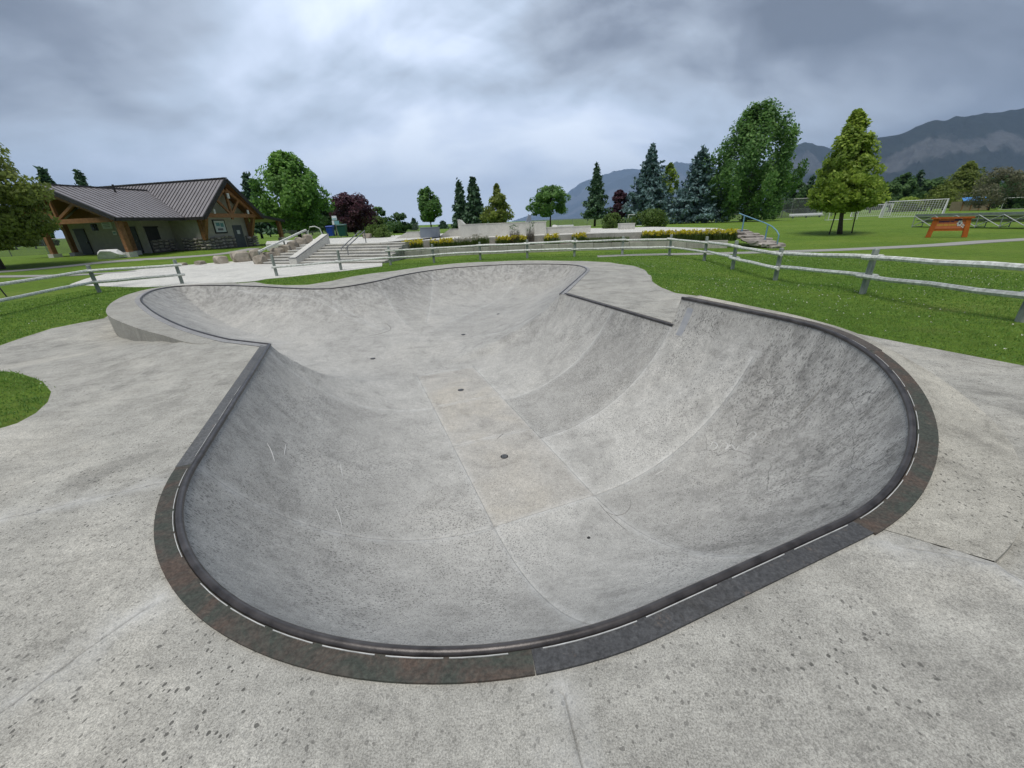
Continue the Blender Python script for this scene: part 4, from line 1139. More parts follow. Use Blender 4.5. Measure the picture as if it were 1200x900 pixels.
# tilted quarter-pipe end panel above the long wall
q = atW(543, 268, 30)
root = empty('quarter_pipe', (q[0], q[1], ZP), 'pale quarter pipe with slanted side panel behind the long plaza wall', 'ramp')
pr = [(-.35, 0), (.55, 0), (.55, .5), (.1, .85), (-.25, 1.22), (-.4, 1.22)]
MB().extrude([(x_, 0, z_) for x_, z_ in pr], (0, 1.6, 0)).build('side_panel', M['slab'], root)
MB().tube([(-.4, 0, 1.24), (-.4, 1.6, 1.24)], .03, 6).build('coping_pipe', M['steel'], root)
q = atW(617, 262, 32)
root = empty('small_quarter_pipe', (q[0], q[1], ZP), 'little pale curved ramp end peeping over the long plaza wall', 'ramp')
pr = [(-.5, 0), (.4, 0), (.4, 1.35), (.2, 1.4)] + [(.2 - .7 * math.sin(R(a)), 1.4 - 1.4 * math.sin(R(a)) ** .8 * .95) for a in (25, 50, 75)]
MB().extrude([(x_, 0, z_) for x_, z_ in pr], (0, 1.2, 0)).build('ramp_body', M['greyclad'], root)
MB().tube([(.2, 0, 1.42), (.2, 1.2, 1.42)], .03, 6).build('coping_pipe', M['steel'], root)
# picnic bench on the plaza
q = atW(662, 271, 36)
root = empty('bench', (q[0], q[1], ZP), 'small white stone bench on the plaza behind the knee-high wall', 'bench')
MB().box((0, 0, .43), (1.5, .45, .1)).build('seat', M['white'], root)
for sx in (-.5, .5): MB().box((sx, 0, .19), (.18, .36, .38)).build('leg', M['wallc'], root)
link('side_stone', rock((.3, .3, .35), 9), M['white_rock'], root, loc=(-.95, .1, .3))

# ---- bins and notice sign at the head of the steps
def bin_(px, py, w, mat, label, h=1.15, wd=.62):
    q = atW(px, py, w); q[2] = ZP
    root = empty('wheeled_bin', tuple(q), label, 'bin')
    MB().add([(-wd * .4, -.3, .08), (wd * .4, -.3, .08), (wd * .4, .3, .08), (-wd * .4, .3, .08), (-wd * .5, -.36, h), (wd * .5, -.36, h), (wd * .5, .38, h), (-wd * .5, .38, h)],
             [(3, 2, 1, 0), (4, 5, 6, 7), (0, 1, 5, 4), (1, 2, 6, 5), (2, 3, 7, 6), (3, 0, 4, 7)]).build('body', mat, root)
    MB().add([(-wd * .54, -.42, h), (wd * .54, -.42, h), (wd * .54, .42, h), (-wd * .54, .42, h), (-wd * .5, -.36, h + .09), (wd * .5, -.36, h + .09), (wd * .5, .4, h + .14), (-wd * .5, .4, h + .14)],
             [(4, 5, 6, 7), (0, 1, 5, 4), (1, 2, 6, 5), (2, 3, 7, 6), (3, 0, 4, 7)]).build('lid', mat, root)
    MB().tube([(-wd * .5, .46, h - .05), (wd * .5, .46, h - .05)], .02, 6).build('handle', M['trim'], root)
    for sx in (-1, 1): MB().tube([(sx * wd * .36, .3, .12), (sx * wd * .46, .3, .12)], .12, 12).build('wheel', M['trim'], root)
bin_(389, 279, 50, M['bluebin'], 'blue recycling bin behind the handrail of the steps', 1.15, .8)
bin_(403, 279, 46, M['greenbin'], 'dark green waste bin beside the blue recycling bin', 1.25, .95)
q = atW(397, 282, 42); q[2] = ZP
root = empty('notice_sign', tuple(q), 'small pale green notice sign on a post by the bins', 'sign')
MB().tube([(0, 0, -.05), (0, 0, 2.2)], .035, 8).build('post', M['steel'], root)
MB().box((0, -.05, 1.95), (.5, .03, .42)).build('board', M['paperc'], root)
MB().box((.0, -.072, 1.86), (.42, .01, .12)).build('picture', M['signteal'], root)
MB().box((.17, -.05, 1.5), (.5, .03, .36)).build('board', M['signteal'], root)
MB().box((-.2, -.05, 1.5), (.22, .03, .4)).build('board', M['paperc'], root)

# ---- blue handrail with flagstone steps at the other end of the terrace
ba, bb = at(864, 276, .55), at(911, 296, -.3)
ba, bb = atW(866, 276, 25.5), atW(910, 289, 22.5)
za, zb_ = .45, -.25
root = empty('blue_handrail', (bb[0], bb[1], zb_), 'pale blue handrail bending down the flagstone steps', 'handrail')
o3 = np.array([bb[0], bb[1], zb_])
P0 = np.array([ba[0], ba[1], za]) - o3; P1 = np.array([0, 0, 0.0])
def mixp(t_, h): p = P0 * (1 - t_) + P1 * t_; return (p[0], p[1], p[2] + h)
MB().tube([mixp(-.1, 1.05), mixp(0, 1.03), mixp(.3, 1.0), mixp(.6, .98), mixp(.8, .92), mixp(.93, .78), mixp(1, .6)], .03, 8).build('rail', M['bluerail'], root)
for t_, h in ((.06, 1.02), (.70, .95), (1, .62)): MB().tube([mixp(t_, -.2), mixp(t_, h)], .04 if t_ < 1 else .032, 8).build('post', M['bluerail'], root)
root = empty('flagstone_steps', (bb[0], bb[1], zb_), 'broken flagstone steps beside the pale blue handrail', 'steps')
for i in range(9):
    t_ = i / 8; p = P0 * (1 - t_) + P1 * t_
    for sd in (-.5, .35):
        o = link('flagstone', rock((random.uniform(.55, .8), random.uniform(.4, .6), .17), 300 + i * 2 + int(sd > 0), jag=.3), M['flag'], root, loc=(p[0] + sd + random.uniform(-.1, .1), p[1] + sd * .8 + random.uniform(-.1, .1), p[2] - .02 + random.uniform(-.05, .05)))
        o.rotation_euler = (0, 0, random.uniform(0, 3))

# ------------------------------------------------------------------ timber pavilion
def pavilion():
    a = R(-13); O = np.array([-26.15, 41.7, .15])
    root = empty('timber_pavilion', tuple(O), 'taupe washroom pavilion with grey standing-seam roof and timber posts', 'building', rz=a)
    RH, EV = 6.15, 2.85                  # main ridge, eave heights above floor
    HW = 3.4; XL = -19.0
    WX, WH, WHW, WY = -8.9, 5.5, 6.7, -9.0   # wing ridge x, ridge height, half width, front edge
    th = .16
    # walls
    wl_ = MB().box((XL / 2 - .2, 0, 1.6), (-XL - 3.0, 5.6, 3.2)); wl_.build('wall', M['stucco'], root)
    MB().extrude([(-1.72, -2.8, 3.18), (-1.72, 2.8, 3.18), (-1.72, 0, RH - .45)], (-.3, 0, 0)).build('gable_wall', M['stucco'], root)
    MB().box((WX - .3, -3.6, 1.5), (8.6, 3.4, 3.2)).build('wall', M['stucco'], root)
    MB().extrude([(WX - 4.4, -5.32, 3.08), (WX + 4.0, -5.32, 3.08), (WX, -5.32, WH - .6)], (0, .3, 0)).build('gable_wall', M['soffit'], root)
    # stone plinths
    def plinth(p0, p1, h, nrm):
        p0, p1 = Vector(p0), Vector(p1); L = (p1 - p0).length; d = (p1 - p0).normalized(); nv = Vector(nrm)
        pl = MB().box((p0 + p1) / 2 + Vector((0, 0, h / 2 - .1)) , (L if abs(d.x) > .5 else .3, .3 if abs(d.x) > .5 else L, h + .2)).build('stone_plinth', M['mortar'], root)
        x = 0
        while x < L - .1:
            z = .02
            w_ = random.uniform(.35, .6)
            while z < h - .12:
                hh = random.uniform(.2, .34)
                c = p0 + d * (x + w_ / 2 + random.uniform(-.05, .05)) + nv * .17 + Vector((0, 0, z + hh / 2))
                o = link('stone', random.choice(ROCKS), M['rubble'], pl, loc=c); o.scale = (w_ * .56, w_ * .56, hh * .58) ; o.rotation_euler = (0, 0, random.uniform(0, 6))
                z += hh
            x += w_
    plinth((-3.9, -2.78, 0), (-1.8, -2.78, 0), 1.0, (0, -1, 0))
    plinth((WX + 4.05, -5.1, 0), (WX + 4.05, -3.1, 0), 1.0, (1, 0, 0))
    plinth((-1.68, -2.8, 0), (-1.68, .7, 0), 1.05, (1, 0, 0))
    plinth((-1.68, 2.1, 0), (-1.68, 2.8, 0), 1.05, (1, 0, 0))
    # roofs: slabs with standing seams
    def slope(nm, e0, e1, r0, r1, spacing, flip=False):
        e0, e1, r0, r1 = map(Vector, (e0, e1, r0, r1))
        nrm = (e1 - e0).cross(r0 - e0).normalized()
        if nrm.z < 0: nrm = -nrm
        sl = MB().extrude([e0, e1, r1, r0], nrm * -th).build(nm, M['roofm'], root)
        L = (e1 - e0).length; n = int(max(L, (r1 - r0).length) / spacing)
        return sl, nrm
    # main roof, near side split round the wing
    def seams_on(sl, pts_fn, n):
        for i in range(n):
            r_ = pts_fn(i)
            if r_ is None: continue
            p, q, nrm = r_
            if (Vector(q) - Vector(p)).length < .3: continue
            MB().beam(Vector(p) + nrm * .025, Vector(q) + nrm * .025, .045, .05, up=nrm).build('standing_seam', M['roofm2'], sl)
    sm_ = (RH - EV) / HW; sw_ = (WH - EV) / WHW
    # far slope
    slope('roof_slope', (0, HW, EV), (XL, HW, EV), (0, 0, RH), (XL, 0, RH), .42)
    sl, nrm = slope('roof_slope', (0, -HW, EV), (XL, -HW, EV), (0, 0, RH), (XL, 0, RH), .42)
    yv = lambda x: -(RH - (WH - sw_ * abs(x - WX))) / sm_            # valley line with the wing roof
    def f(i):
        x = -.12 - i * .42
        yb = -HW
        if abs(x - WX) < WHW: yb = min(yv(x), 0)
        return ((x, yb, RH + sm_ * yb), (x, -.05, RH - sm_ * .05), nrm)
    seams_on(sl, f, 45)
    # wing slopes
    ym = lambda: -(RH - WH) / sm_
    slR = MB(); A_, B_, C_, D_ = Vector((WX + WHW, WY, EV)), Vector((WX + WHW, -HW, EV)), Vector((WX, ym() + .0, WH)), Vector((WX, WY, WH))
    nR = (B_ - A_).cross(D_ - A_).normalized(); nR = nR if nR.z > 0 else -nR
    slR = MB().extrude([A_, B_, C_, D_], nR * -th).build('roof_slope', M['roofm'], root)
    def f(i):
        y = WY + .1 + i * .42
        if y > ym(): return None
        zt = WH; xe = WX + WHW
        if y > -HW:                                                   # stops in the valley
            zz = RH + sm_ * y; xe = WX + (WH - zz) / sw_
        return ((WX + .05, y, WH - sw_ * .05), (xe, y, WH - sw_ * (xe - WX)), nR)
    seams_on(slR, f, 20)
    A2, B2 = Vector((WX - WHW, WY, EV)), Vector((WX - WHW, -HW, EV))
    nL = (B2 - A2).cross(D_ - A2).normalized(); nL = nL if nL.z > 0 else -nL
    MB().extrude([A2, B2, C_, D_], nL * -th).build('roof_slope', M['roofm'], root)
    # ridge caps, fascias
    MB().beam((.02, 0, RH + .04), (XL, 0, RH + .04), .3, .08).build('ridge_cap', M['roofm2'], root)
    MB().beam((WX, WY - .02, WH + .04), (WX, ym(), WH + .04), .3, .08).build('ridge_cap', M['roofm2'], root)
    for s_ in (-1, 1):
        MB().beam((.03, s_ * HW, EV - .12), (.03, 0, RH - .12), .06, .34).build('fascia', M['trim'], root)
        MB().beam((WX + s_ * WHW, WY - .03, EV - .12), (WX, WY - .03, WH - .12), .06, .32).build('fascia', M['trim'], root)
        MB().beam((WX + s_ * WHW, WY, EV - .14), (WX + s_ * WHW, -HW, EV - .14), .08, .24).build('gutter', M['trim'], root)
    MB().beam((0, -HW - .02, EV - .14), (WX + WHW + .05, -HW - .02, EV - .14), .08, .24).build('gutter', M['trim'], root)
    # soffits
    for s_ in (-1, 1):
        MB().extrude([(-.05, s_ * HW * .99, EV - .22), (-.05, 0, RH - .22), (-1.7, 0, RH - .22), (-1.7, s_ * HW * .99, EV - .22)], (0, 0, -.03)).build('soffit', M['soffit'], root)
        MB().extrude([(WX + s_ * WHW * .99, WY + .05, EV - .22), (WX, WY + .05, WH - .22), (WX, -5.0, WH - .22), (WX + s_ * WHW * .99, -5.0, EV - .22)], (0, 0, -.03)).build('soffit', M['soffit'], root)
    # trusses
    def truss(ctr, axis, half, zt, zr, dep):
        c = Vector(ctr); ax = Vector(axis)
        MB().beam(c - ax * half + Vector((0, 0, zt)), c + ax * half + Vector((0, 0, zt)), .2, .36).build('tie_beam', M['timber'], root)
        MB().beam(c + Vector((0, 0, zt + .1)), c + Vector((0, 0, zr)), .18, .2, up=ax).build('king_post', M['timber'], root)
        MB().beam(c + Vector((0, 0, zt - .35)), c + Vector((0, 0, zt - .18)), .16, .18, up=ax).build('king_post', M['timber'], root)
        for s_ in (-1, 1):
            MB().beam(c + ax * s_ * .08 + Vector((0, 0, zt + .16)), c + ax * s_ * half * .42 + Vector((0, 0, zt + .16 + (zr - zt) * .52)), .16, .2).build('strut', M['timber'], root)
            MB().beam(c + ax * s_ * (half + .3) + Vector((0, 0, zt - .02)), c + ax * s_ * .1 + Vector((0, 0, zr + .1)), .18, .26).build('rafter', M['timber'], root)
    truss((WX, WY + .45, 0), (1, 0, 0), 5.5, EV - .12, WH - .75, 0)
    truss((-.5, 0, 0), (0, 1, 0), 2.75, EV + .1, RH - 1.0, 0)
    # lamp on the gable
    MB().tube([(-.28, 0, RH - 1.7), (-.28, 0, RH - 1.25)], .12, 8).build('lamp', M['white'], root)
    for y_ in (-1.9, 1.9): MB().tube([(-.35, y_, EV + .25), (-.35, y_, EV + .62)], .09, 8).build('lamp', M['white'], root)
    # posts on footings
    for x_, y_ in ((WX - 2.4, WY + .6), (WX - 2.9, WY + 2.4), (WX + 4.0, WY + 2.4), (WX + 6.0, WY + .6)):
        zt = EV - .25
        MB().box((x_, y_, zt / 2 + .12), (.34, .34, zt - .2)).build('post', M['timber'], root)
        MB().box((x_, y_, .06), (.62, .62, .4)).build('footing', M['slab'], root)
    # leaning brackets / posts of the main gable
    for y_ in (-2.65, 2.65):
        MB().beam((-1.5, y_, .9), (-.65, y_ * 1.02, EV + .0), .3, .3, up=(0, 1, 0)).build('bracket', M['timber'], root)
        MB().beam((-1.5, y_, .9), (-1.5, y_, EV), .28, .28, up=(0, 1, 0)).build('post', M['timber'], root)
    for k in range(5):
        o = link('stone', random.choice(ROCKS), M['rubble'], root, loc=(-1.3, 2.9, .15 + k * .2)); o.scale = (.36, .36, .16); o.rotation_euler = (0, 0, k)
    # doors and windows
    def plate(nm, c, size, mat): return MB().box(c, size).build(nm, mat, root)
    yf = -5.32
    for x_ in (WX - 3.4, WX + 2.6):
        d_ = plate('door', (x_, yf - .02, 1.08), (1.25, .08, 2.15), M['door'])
        MB().box((x_, yf - .05, 2.18), (1.4, .05, .1)).build('door_frame', M['trim'], d_)
        MB().box((x_ + .48, yf - .09, 1.05), (.05, .08, .16)).build('handle', M['steel'], d_)
    for x_ in (WX - 1.4, WX + 1.7):
        w_ = plate('window', (x_, yf - .01, 2.3), (.7, .06, .55), M['glassd'])
        MB().box((x_, yf - .045, 2.3), (.04, .02, .52)).build('mullion', M['trim'], w_)
    s_ = plate('sign_board', (WX + .2, yf - .03, 2.45), (1.15, .05, .62), M['paperc'])
    for k, z_ in enumerate((2.6, 2.45, 2.3)): MB().box((WX + .2, yf - .06, z_), (.85 - .1 * k, .01, .05)).build('lettering', M['inkgrey'], s_)
    s_ = plate('sign_board', (WX + .75, yf - .03, 1.78), (.45, .05, .36), M['white'])
    MB().box((WX + .75, yf - .06, 1.78), (.3, .01, .1)).build('lettering', M['signteal'], s_)
    # side door of the wing and wall door
    d_ = plate('door', (WX + 4.02, -4.6, 1.05), (.08, 1.1, 2.1), M['door'])
    MB().box((WX + 4.07, -4.6, 2.15), (.05, 1.3, .1)).build('door_frame', M['trim'], d_)
    # gable wall: notice board, vent, door
    xg = -1.70
    b_ = plate('notice_board', (xg, -.55, 2.0), (.1, 1.35, 1.25), M['trim'])
    MB().box((xg + .06, -.55, 2.02), (.02, 1.12, 1.02)).build('poster', M['paperc'], b_)
    for (y0, z0, sy, sz) in ((-.75, 2.2, .4, .3), (-.3, 2.15, .35, .35), (-.6, 1.75, .6, .2)):
        MB().box((xg + .075, y0, z0), (.01, sy, sz)).build('print', M['signteal'] if sz > .25 else M['inkgrey'], b_)
    w_ = plate('window', (xg, -2.35, 2.25), (.08, .5, .6), M['glassd'])
    MB().box((xg + .05, -2.35, 2.57), (.03, .6, .06)).build('window_frame', M['trim'], w_)
    d_ = plate('door', (xg, 1.4, 1.05), (.08, 1.1, 2.1), M['doorg'])
    MB().box((xg + .05, 1.4, 1.45), (.02, .34, .36)).build('door_sign', M['white'], d_)
    MB().box((xg + .05, 1.85, 1.02), (.06, .05, .14)).build('handle', M['steel'], d_)
    # lean-to roof behind the gable
    MB().extrude([(-2.0, HW - .3, EV + .55), (-2.0, HW + 5.2, EV - .25), (-6.5, HW + 5.2, EV - .25), (-6.5, HW - .3, EV + .55)], (0, 0, -.16)).build('porch_roof', M['roofm'], root)
    MB().beam((-1.98, HW - .3, EV + .42), (-1.98, HW + 5.2, EV - .38), .06, .3).build('fascia', M['trim'], root)
    MB().box((-2.4, HW + 4.6, 1.35), (.36, .36, 2.7)).build('post', M['timber'], root)
    MB().box((-2.4, HW + 4.6, .35), (.6, .6, .7)).build('footing', M['rubble'], root)
    # roof vent
    MB().tube([(WX + 1.0, -4.2, WH - .5), (WX + 1.0, -4.2, WH + .25)], .08, 8).build('roof_vent', M['trim'], root)
ROCKS = [rock((1, 1, 1), 500 + i, jag=.3, n=1) for i in range(8)]
M['roofm2'] = noisy('roof_seam_metal', (.085, .080, .083), (.11, .104, .108), 2, .45, .4, .15)
pavilion()

# ------------------------------------------------------------------ field: sign, bleachers, goals
q = at(1108, 278, -.2); zq = Gs(q[0], q[1])
root = empty('banner_stand', (q[0], q[1], zq), 'orange timber stand holding an orange banner with a white flower print', 'sign', rz=R(-38)); root.scale = (.60, .8, .90)
for s_ in (-1, 1):
    MB().add([(s_ * 1.28 - .19, -.1, 0), (s_ * 1.28 + .19, -.1, 0), (s_ * 1.28 + .19, .1, 0), (s_ * 1.28 - .19, .1, 0), (s_ * 1.13 - .17, -.1, 1.15), (s_ * 1.13 + .17, -.1, 1.15), (s_ * 1.13 + .17, .1, 1.15), (s_ * 1.13 - .17, .1, 1.15)],
             [(3, 2, 1, 0), (4, 5, 6, 7), (0, 1, 5, 4), (1, 2, 6, 5), (2, 3, 7, 6), (3, 0, 4, 7)]).build('post', M['orange'], root)
MB().box((0, 0, 1.2), (2.95, .34, .1)).build('top_board', M['orange'], root)
MB().box((0, .02, .47), (2.2, .08, .14)).build('bottom_board', M['orange'], root)
bn = MB().box((0, -.02, .84), (2.1, .04, .60)).build('banner', M['banner'], root)
def letters(parent, x0, z, widths, h, y, mat):
    x = x0
    for w_ in widths:
        if w_ > 0: MB().box((x + w_ / 2, y, z), (w_ * .8, .006, h * random.uniform(.75, 1.0))).build('letter', mat, parent)
        x += abs(w_)
letters(bn, -.86, .98, [.1, .09, .09, .1, .08, .1, .09, .1, -.05, .09, .1, .08], .11, -.045, M['purplep'])
letters(bn, -.92, .77, [.11, .1, .1, .1, -.06, .1, .11, .09, -.05, .1, .1, .12, .09, .1], .12, -.045, M['yellowp'])
for k in range(6):
    t_ = R(60 * k); MB().tube([(.62 + .12 * math.cos(t_), -.048, .86 + .12 * math.sin(t_)), (.62 + .12 * math.cos(t_), -.055, .86 + .12 * math.sin(t_))], .075, 10).build('petal', M['white'], bn)
MB().tube([(.62, -.05, .86), (.62, -.06, .86)], .06, 10).build('flower_centre', M['purplep'], bn)
for k in range(4):
    t_ = R(90 * k + 20); MB().tube([(.9 + .08 * math.cos(t_), -.048, .7 + .08 * math.sin(t_)), (.9 + .08 * math.cos(t_), -.055, .7 + .08 * math.sin(t_))], .05, 8).build('petal', M['white'], bn)
MB().box((.45, -.046, 1.07), (.5, .006, .1)).build('print', M['purplep'], bn)

def bleachers():
    p0 = at(1068, 274, -.15); p1 = at(1200, 276.5, -.2)
    p0 = atW(1066, 273.5, 33); p1 = atW(1216, 277.5, 27.0)
    z = Gs(p0[0], p0[1]); d = (p1 - p0)[:2]; L = np.linalg.norm(d) * 1.25; ang = math.atan2(d[1], d[0])
    root = empty('bleachers', (p0[0], p0[1], z), 'low grey aluminium bleachers on crossed truss legs behind the orange stand', 'bleachers', rz=ang)
    for k in range(3):
        MB().box((L / 2, .1 + k * .62, .98 - k * .26), (L, .30, .06)).build('seat_plank', M['bench_al'], root)
        if k: MB().box((L / 2, -.2 + k * .62 + .02, .74 - k * .2), (L, .24, .05)).build('foot_plank', M['bench_al'], root)
    MB().box((L / 2, -.02, .90), (L, .05, .16)).build('riser_board', M['bench_al'], root)
    for k in range(9):
        MB().box((L / 2, .12 + k * .19, .90 - k * .072), (L, .165, .04)).build('deck_plank', M['bench_al'], root)
    nb = 7
    for i in range(nb + 1):
        x = L * i / nb
        MB().tube([(x, 0, -.05), (x, 0, .93)], .03, 6).build('leg', M['galv'], root)
        MB().tube([(x, 1.5, -.05), (x, 1.5, .4)], .03, 6).build('leg', M['galv'], root)
        MB().tube([(x, 0, .03), (x, 1.5, .03)], .025, 6).build('base_bar', M['galv'], root)
        MB().tube([(x, 0, .9), (x, 1.5, .36)], .025, 6).build('frame_bar', M['galv'], root)
        if i < nb:
            x2 = L * (i + 1) / nb
            MB().tube([(x, -.03, .06), (x2, -.03, .86)], .03, 6).build('cross_brace', M['galv'], root)
            MB().tube([(x, -.05, .86), (x2, -.05, .06)], .03, 6).build('cross_brace', M['galv'], root)
bleachers()

def net_faces(mb, quad, nu, nv, r):
    a, b, c, d = map(Vector, quad)                     # a-b bottom, d-c top
    for i in range(nu + 1):
        t_ = i / nu; mb.tube([a.lerp(b, t_), (a.lerp(b, t_) + d.lerp(c, t_)) / 2 + Vector((0, 0, -.05)), d.lerp(c, t_)], r, 3, False)
    for i in range(nv + 1):
        t_ = i / nv; mb.tube([a.lerp(d, t_), (a.lerp(d, t_) + b.lerp(c, t_)) / 2 + Vector((0, 0, -.05)), b.lerp(c, t_)], r, 3, False)
def goal(pl, pr, w, width, h, depth, label, net=True, rz=None, r=.055):
    A_ = atW(pl[0], pl[1], w); z = Gs(A_[0], A_[1]); 
    root = empty('soccer_goal', (A_[0], A_[1], z), label, 'soccer goal', rz=rz)
    for x in (0, width): MB().tube([(x, 0, -.05), (x, 0, h)], r, 8).build('goal_post', M['white'], root)
    MB().tube([(-r, 0, h), (width + r, 0, h)], r, 8).build('crossbar', M['white'], root)
    for x in (0, width): MB().tube([(x, 0, h), (x, depth * .35, h - .02), (x, depth * .7, h * .5), (x, depth, .06)], r * .7, 6).build('side_bar', M['white'], root)
    MB().tube([(0, depth, .05), (width, depth, .05)], r * .7, 6).build('ground_bar', M['white'], root)
    if net:
        mb = MB(); rr = .020
        net_faces(mb, ((0, depth, .06), (width, depth, .06), (width, depth * .35, h - .02), (0, depth * .35, h - .02)), int(width / .3), 9, rr)
        net_faces(mb, ((0, depth * .35, h - .02), (width, depth * .35, h - .02), (width, 0, h), (0, 0, h)), int(width / .3), 3, rr)
        for x in (0, width): net_faces(mb, ((x, 0, .05), (x, depth, .06), (x, depth * .35, h - .02), (x, 0, h)), 7, 7, rr)
        mb.build('net', M['net'], root)
    return root
goal((1104, 256), None, 62, 7.32, 2.44, 2.4, 'large white soccer goal with a sagging net behind the orange stand', rz=R(180 - 52))
goal((1042, 255), None, 78, 6.0, 2.1, 1.9, 'white soccer goal with net half hidden by the larger goal', rz=R(180 - 44))
goal((971, 255.5), None, 60, 3.6, 1.9, 1.5, 'small bare white goal frame behind the staked golden tree', net=False, rz=R(-20))
goal((1172, 247), None, 85, 4.0, 2.3, 1.6, 'faint white goal frame under the trees at the field edge', net=False, rz=R(-35), r=.05)
goal((736, 262), None, 62, 3.0, 1.7, 1.2, 'small white goal frame behind the plaza shrubs', net=False, rz=R(0), r=.05)
goal((829, 257), None, 85, 2.6, 1.5, 1.0, 'little white goal frame beneath the blue spruce', net=False, rz=R(0), r=.05)
# white play hoop by the maple
q = atW(361, 278, 48); zq = Gs(q[0], q[1])
root = empty('play_frame', (q[0], q[1], zq), 'white bent-tube play frame on the lawn near the maple trunk', 'play frame')
MB().tube([(0, 0, 0), (.15, 0, 1.2), (.5, 0, 1.7), (1.0, .2, 1.75), (1.5, .3, 1.5), (1.9, .3, 0)], .07, 8).build('frame', M['white'], root)
MB().tube([(.2, 0, 1.3), (-.3, .8, 1.0), (-.4, .9, 0)], .05, 8).build('leg', M['white'], root)
# stored white boards and a blue canopy at the field edge
q = atW(945, 253, 88); zq = Gs(q[0], q[1])
root = empty('team_bench', (q[0], q[1], zq), 'long white team bench before the baseball backstop', 'bench')
MB().box((0, 0, .5), (7.5, .5, .12)).build('seat', M['white'], root)
MB().box((0, .3, .8), (7.5, .08, .35)).build('backrest', M['white'], root)
for x in (-3, 0, 3): MB().box((x, 0, .22), (.1, .4, .44)).build('leg', M['steel'], root)
q = atW(1133, 249, 92); zq = Gs(q[0], q[1])
root = empty('shelter', (q[0], q[1], zq), 'small tan shelter with a bright blue tarp roof beyond the goal', 'shelter')
MB().box((0, 0, 1.0), (6.4, 2.5, 2.0)).build('wall', M['tan'], root)
MB().extrude([(-3.6, -1.7, 2.05), (3.6, -1.7, 2.05), (3.0, 0, 2.75), (-2.4, 0, 2.75)], (0, .1, .1)).build('roof', M['tarp'], root)
for x in (-3.0, -1.0, 1.0, 3.0): MB().box((x, -1.32, 1.0), (.12, .1, 2.0)).build('post', M['timber'], root)

# ------------------------------------------------------------------ far chain-link fences
def chain_mat():
    m, n, l, b = new_mat('chain_link', .6, .3, .3)
    b.inputs['Base Color'].default_value = (.17, .18, .185, 1)
    tr = n.new('ShaderNodeBsdfTransparent'); mx = n.new('ShaderNodeMixShader')
    vec = tex_coord(n, l)
    k = ramp(n, l, noise(n, l, vec, 3, 3), [(.3, .30), (.7, .44)])
    l.new(k, mx.inputs[0]); l.new(tr.outputs[0], mx.inputs[1]); l.new(b.outputs[0], mx.inputs[2]); l.new(mx.outputs[0], n['Material Output'].inputs[0])
    return m
M['chain'] = chain_mat()
def chain_fence(pts, h, step, label, post_r=.04):
    pts = [np.array(p, float) for p in pts]; o = pts[0]; zo = Gs(*o)
    root = empty('chain_link_fence', (o[0], o[1], zo), label, 'fence')
    line = walk(resample(pts, .5), step)
    for p in line:
        z = Gs(*p) - zo; MB().tube([(p[0] - o[0], p[1] - o[1], z - .1), (p[0] - o[0], p[1] - o[1], z + h)], post_r, 6).build('post', M['steel'], root)
    for p, q in zip(line[:-1], line[1:]):
        a = np.array([p[0] - o[0], p[1] - o[1], Gs(*p) - zo]); b_ = np.array([q[0] - o[0], q[1] - o[1], Gs(*q) - zo]); H_ = np.array([0, 0, h - .02])
        MB().tube([tuple(a + H_), tuple(b_ + H_)], post_r * .7, 5).build('top_rail', M['steel'], root)
        me = MB().add([a, b_, b_ + H_, a + H_], [(0, 1, 2, 3)]).build('mesh_panel', M['chain'], root)
def fp(px, w): q = atW(px, 262, w); return q[:2]
chain_fence([fp(620, 105), fp(720, 108), fp(800, 112), fp(850, 110)], 1.8, 4.0, 'long low chain-link fence behind the spruces at the park edge')
chain_fence([fp(850, 98), fp(893, 98), fp(960, 96)], 1.9, 3.0, 'chain-link fence between the poplar and the baseball backstop')
chain_fence([fp(893, 90), fp(924, 96), fp(972, 92)], 4.2, 4.5, 'tall chain-link baseball backstop behind the golden tree', .07)
chain_fence([fp(330, 95), fp(420, 100), fp(490, 108)], 1.8, 4.0, 'chain-link fence behind the purple-leaved tree')
chain_fence([(-62, 42), (-52, 46), (-44, 52)], 1.6, 3.0, 'chain-link fence seen under the lime tree beside the pavilion')

# ------------------------------------------------------------------ vegetation
def proj_y(p):
    d = np.asarray(p, float) - np.array([0, 0, EYE]); return 450 - F * (d @ UP) / (d @ FW)
def top_height(x, y, ytop):
    lo, hi = -1.0, 60.0
    for _ in range(40):
        m = (lo + hi) / 2
        if proj_y((x, y, m)) > ytop: lo = m
        else: hi = m
    return lo
def leaf_quads(C, size, rs, up=.35, elong=1.4, out=None):
    n = len(C); nv = rs.normal(size=(n, 3)); nv[:, 2] += up * 1.5
    if out is not None: nv += out * 1.6
    nv /= np.linalg.norm(nv, axis=1)[:, None]
    t = rs.normal(size=(n, 3)); t -= (t * nv).sum(1)[:, None] * nv; t /= np.linalg.norm(t, axis=1)[:, None]
    b = np.cross(nv, t); s = size * rs.uniform(.65, 1.3, n)[:, None]
    t = t * s * elong * .5; b = b * s * .5
    V = np.stack([C - t, C + b * .9 - t * .1, C + t, C - b * .9 - t * .1], 1).reshape(-1, 3)
    return V, np.arange(4 * n).reshape(n, 4)
PROF = {'round': lambda t: np.sqrt(np.maximum(1 - (2 * t - 1) ** 2, 0)) ** .8,
        'oval': lambda t: np.sin(np.pi * np.clip(t, 0, 1) ** .8) ** .7,
        'pyramid': lambda t: np.clip(1.01 - t, 0, 1) ** .95 * np.clip(t * 7 + .35, 0, 1),
        'vase': lambda t: np.sin(np.pi * np.clip(t * .82 + .14, 0, 1)) ** .7,
        'dome': lambda t: np.sqrt(np.maximum(1 - t ** 2, 0)) ** .9 * np.clip(t * 8 + .55, 0, 1)}
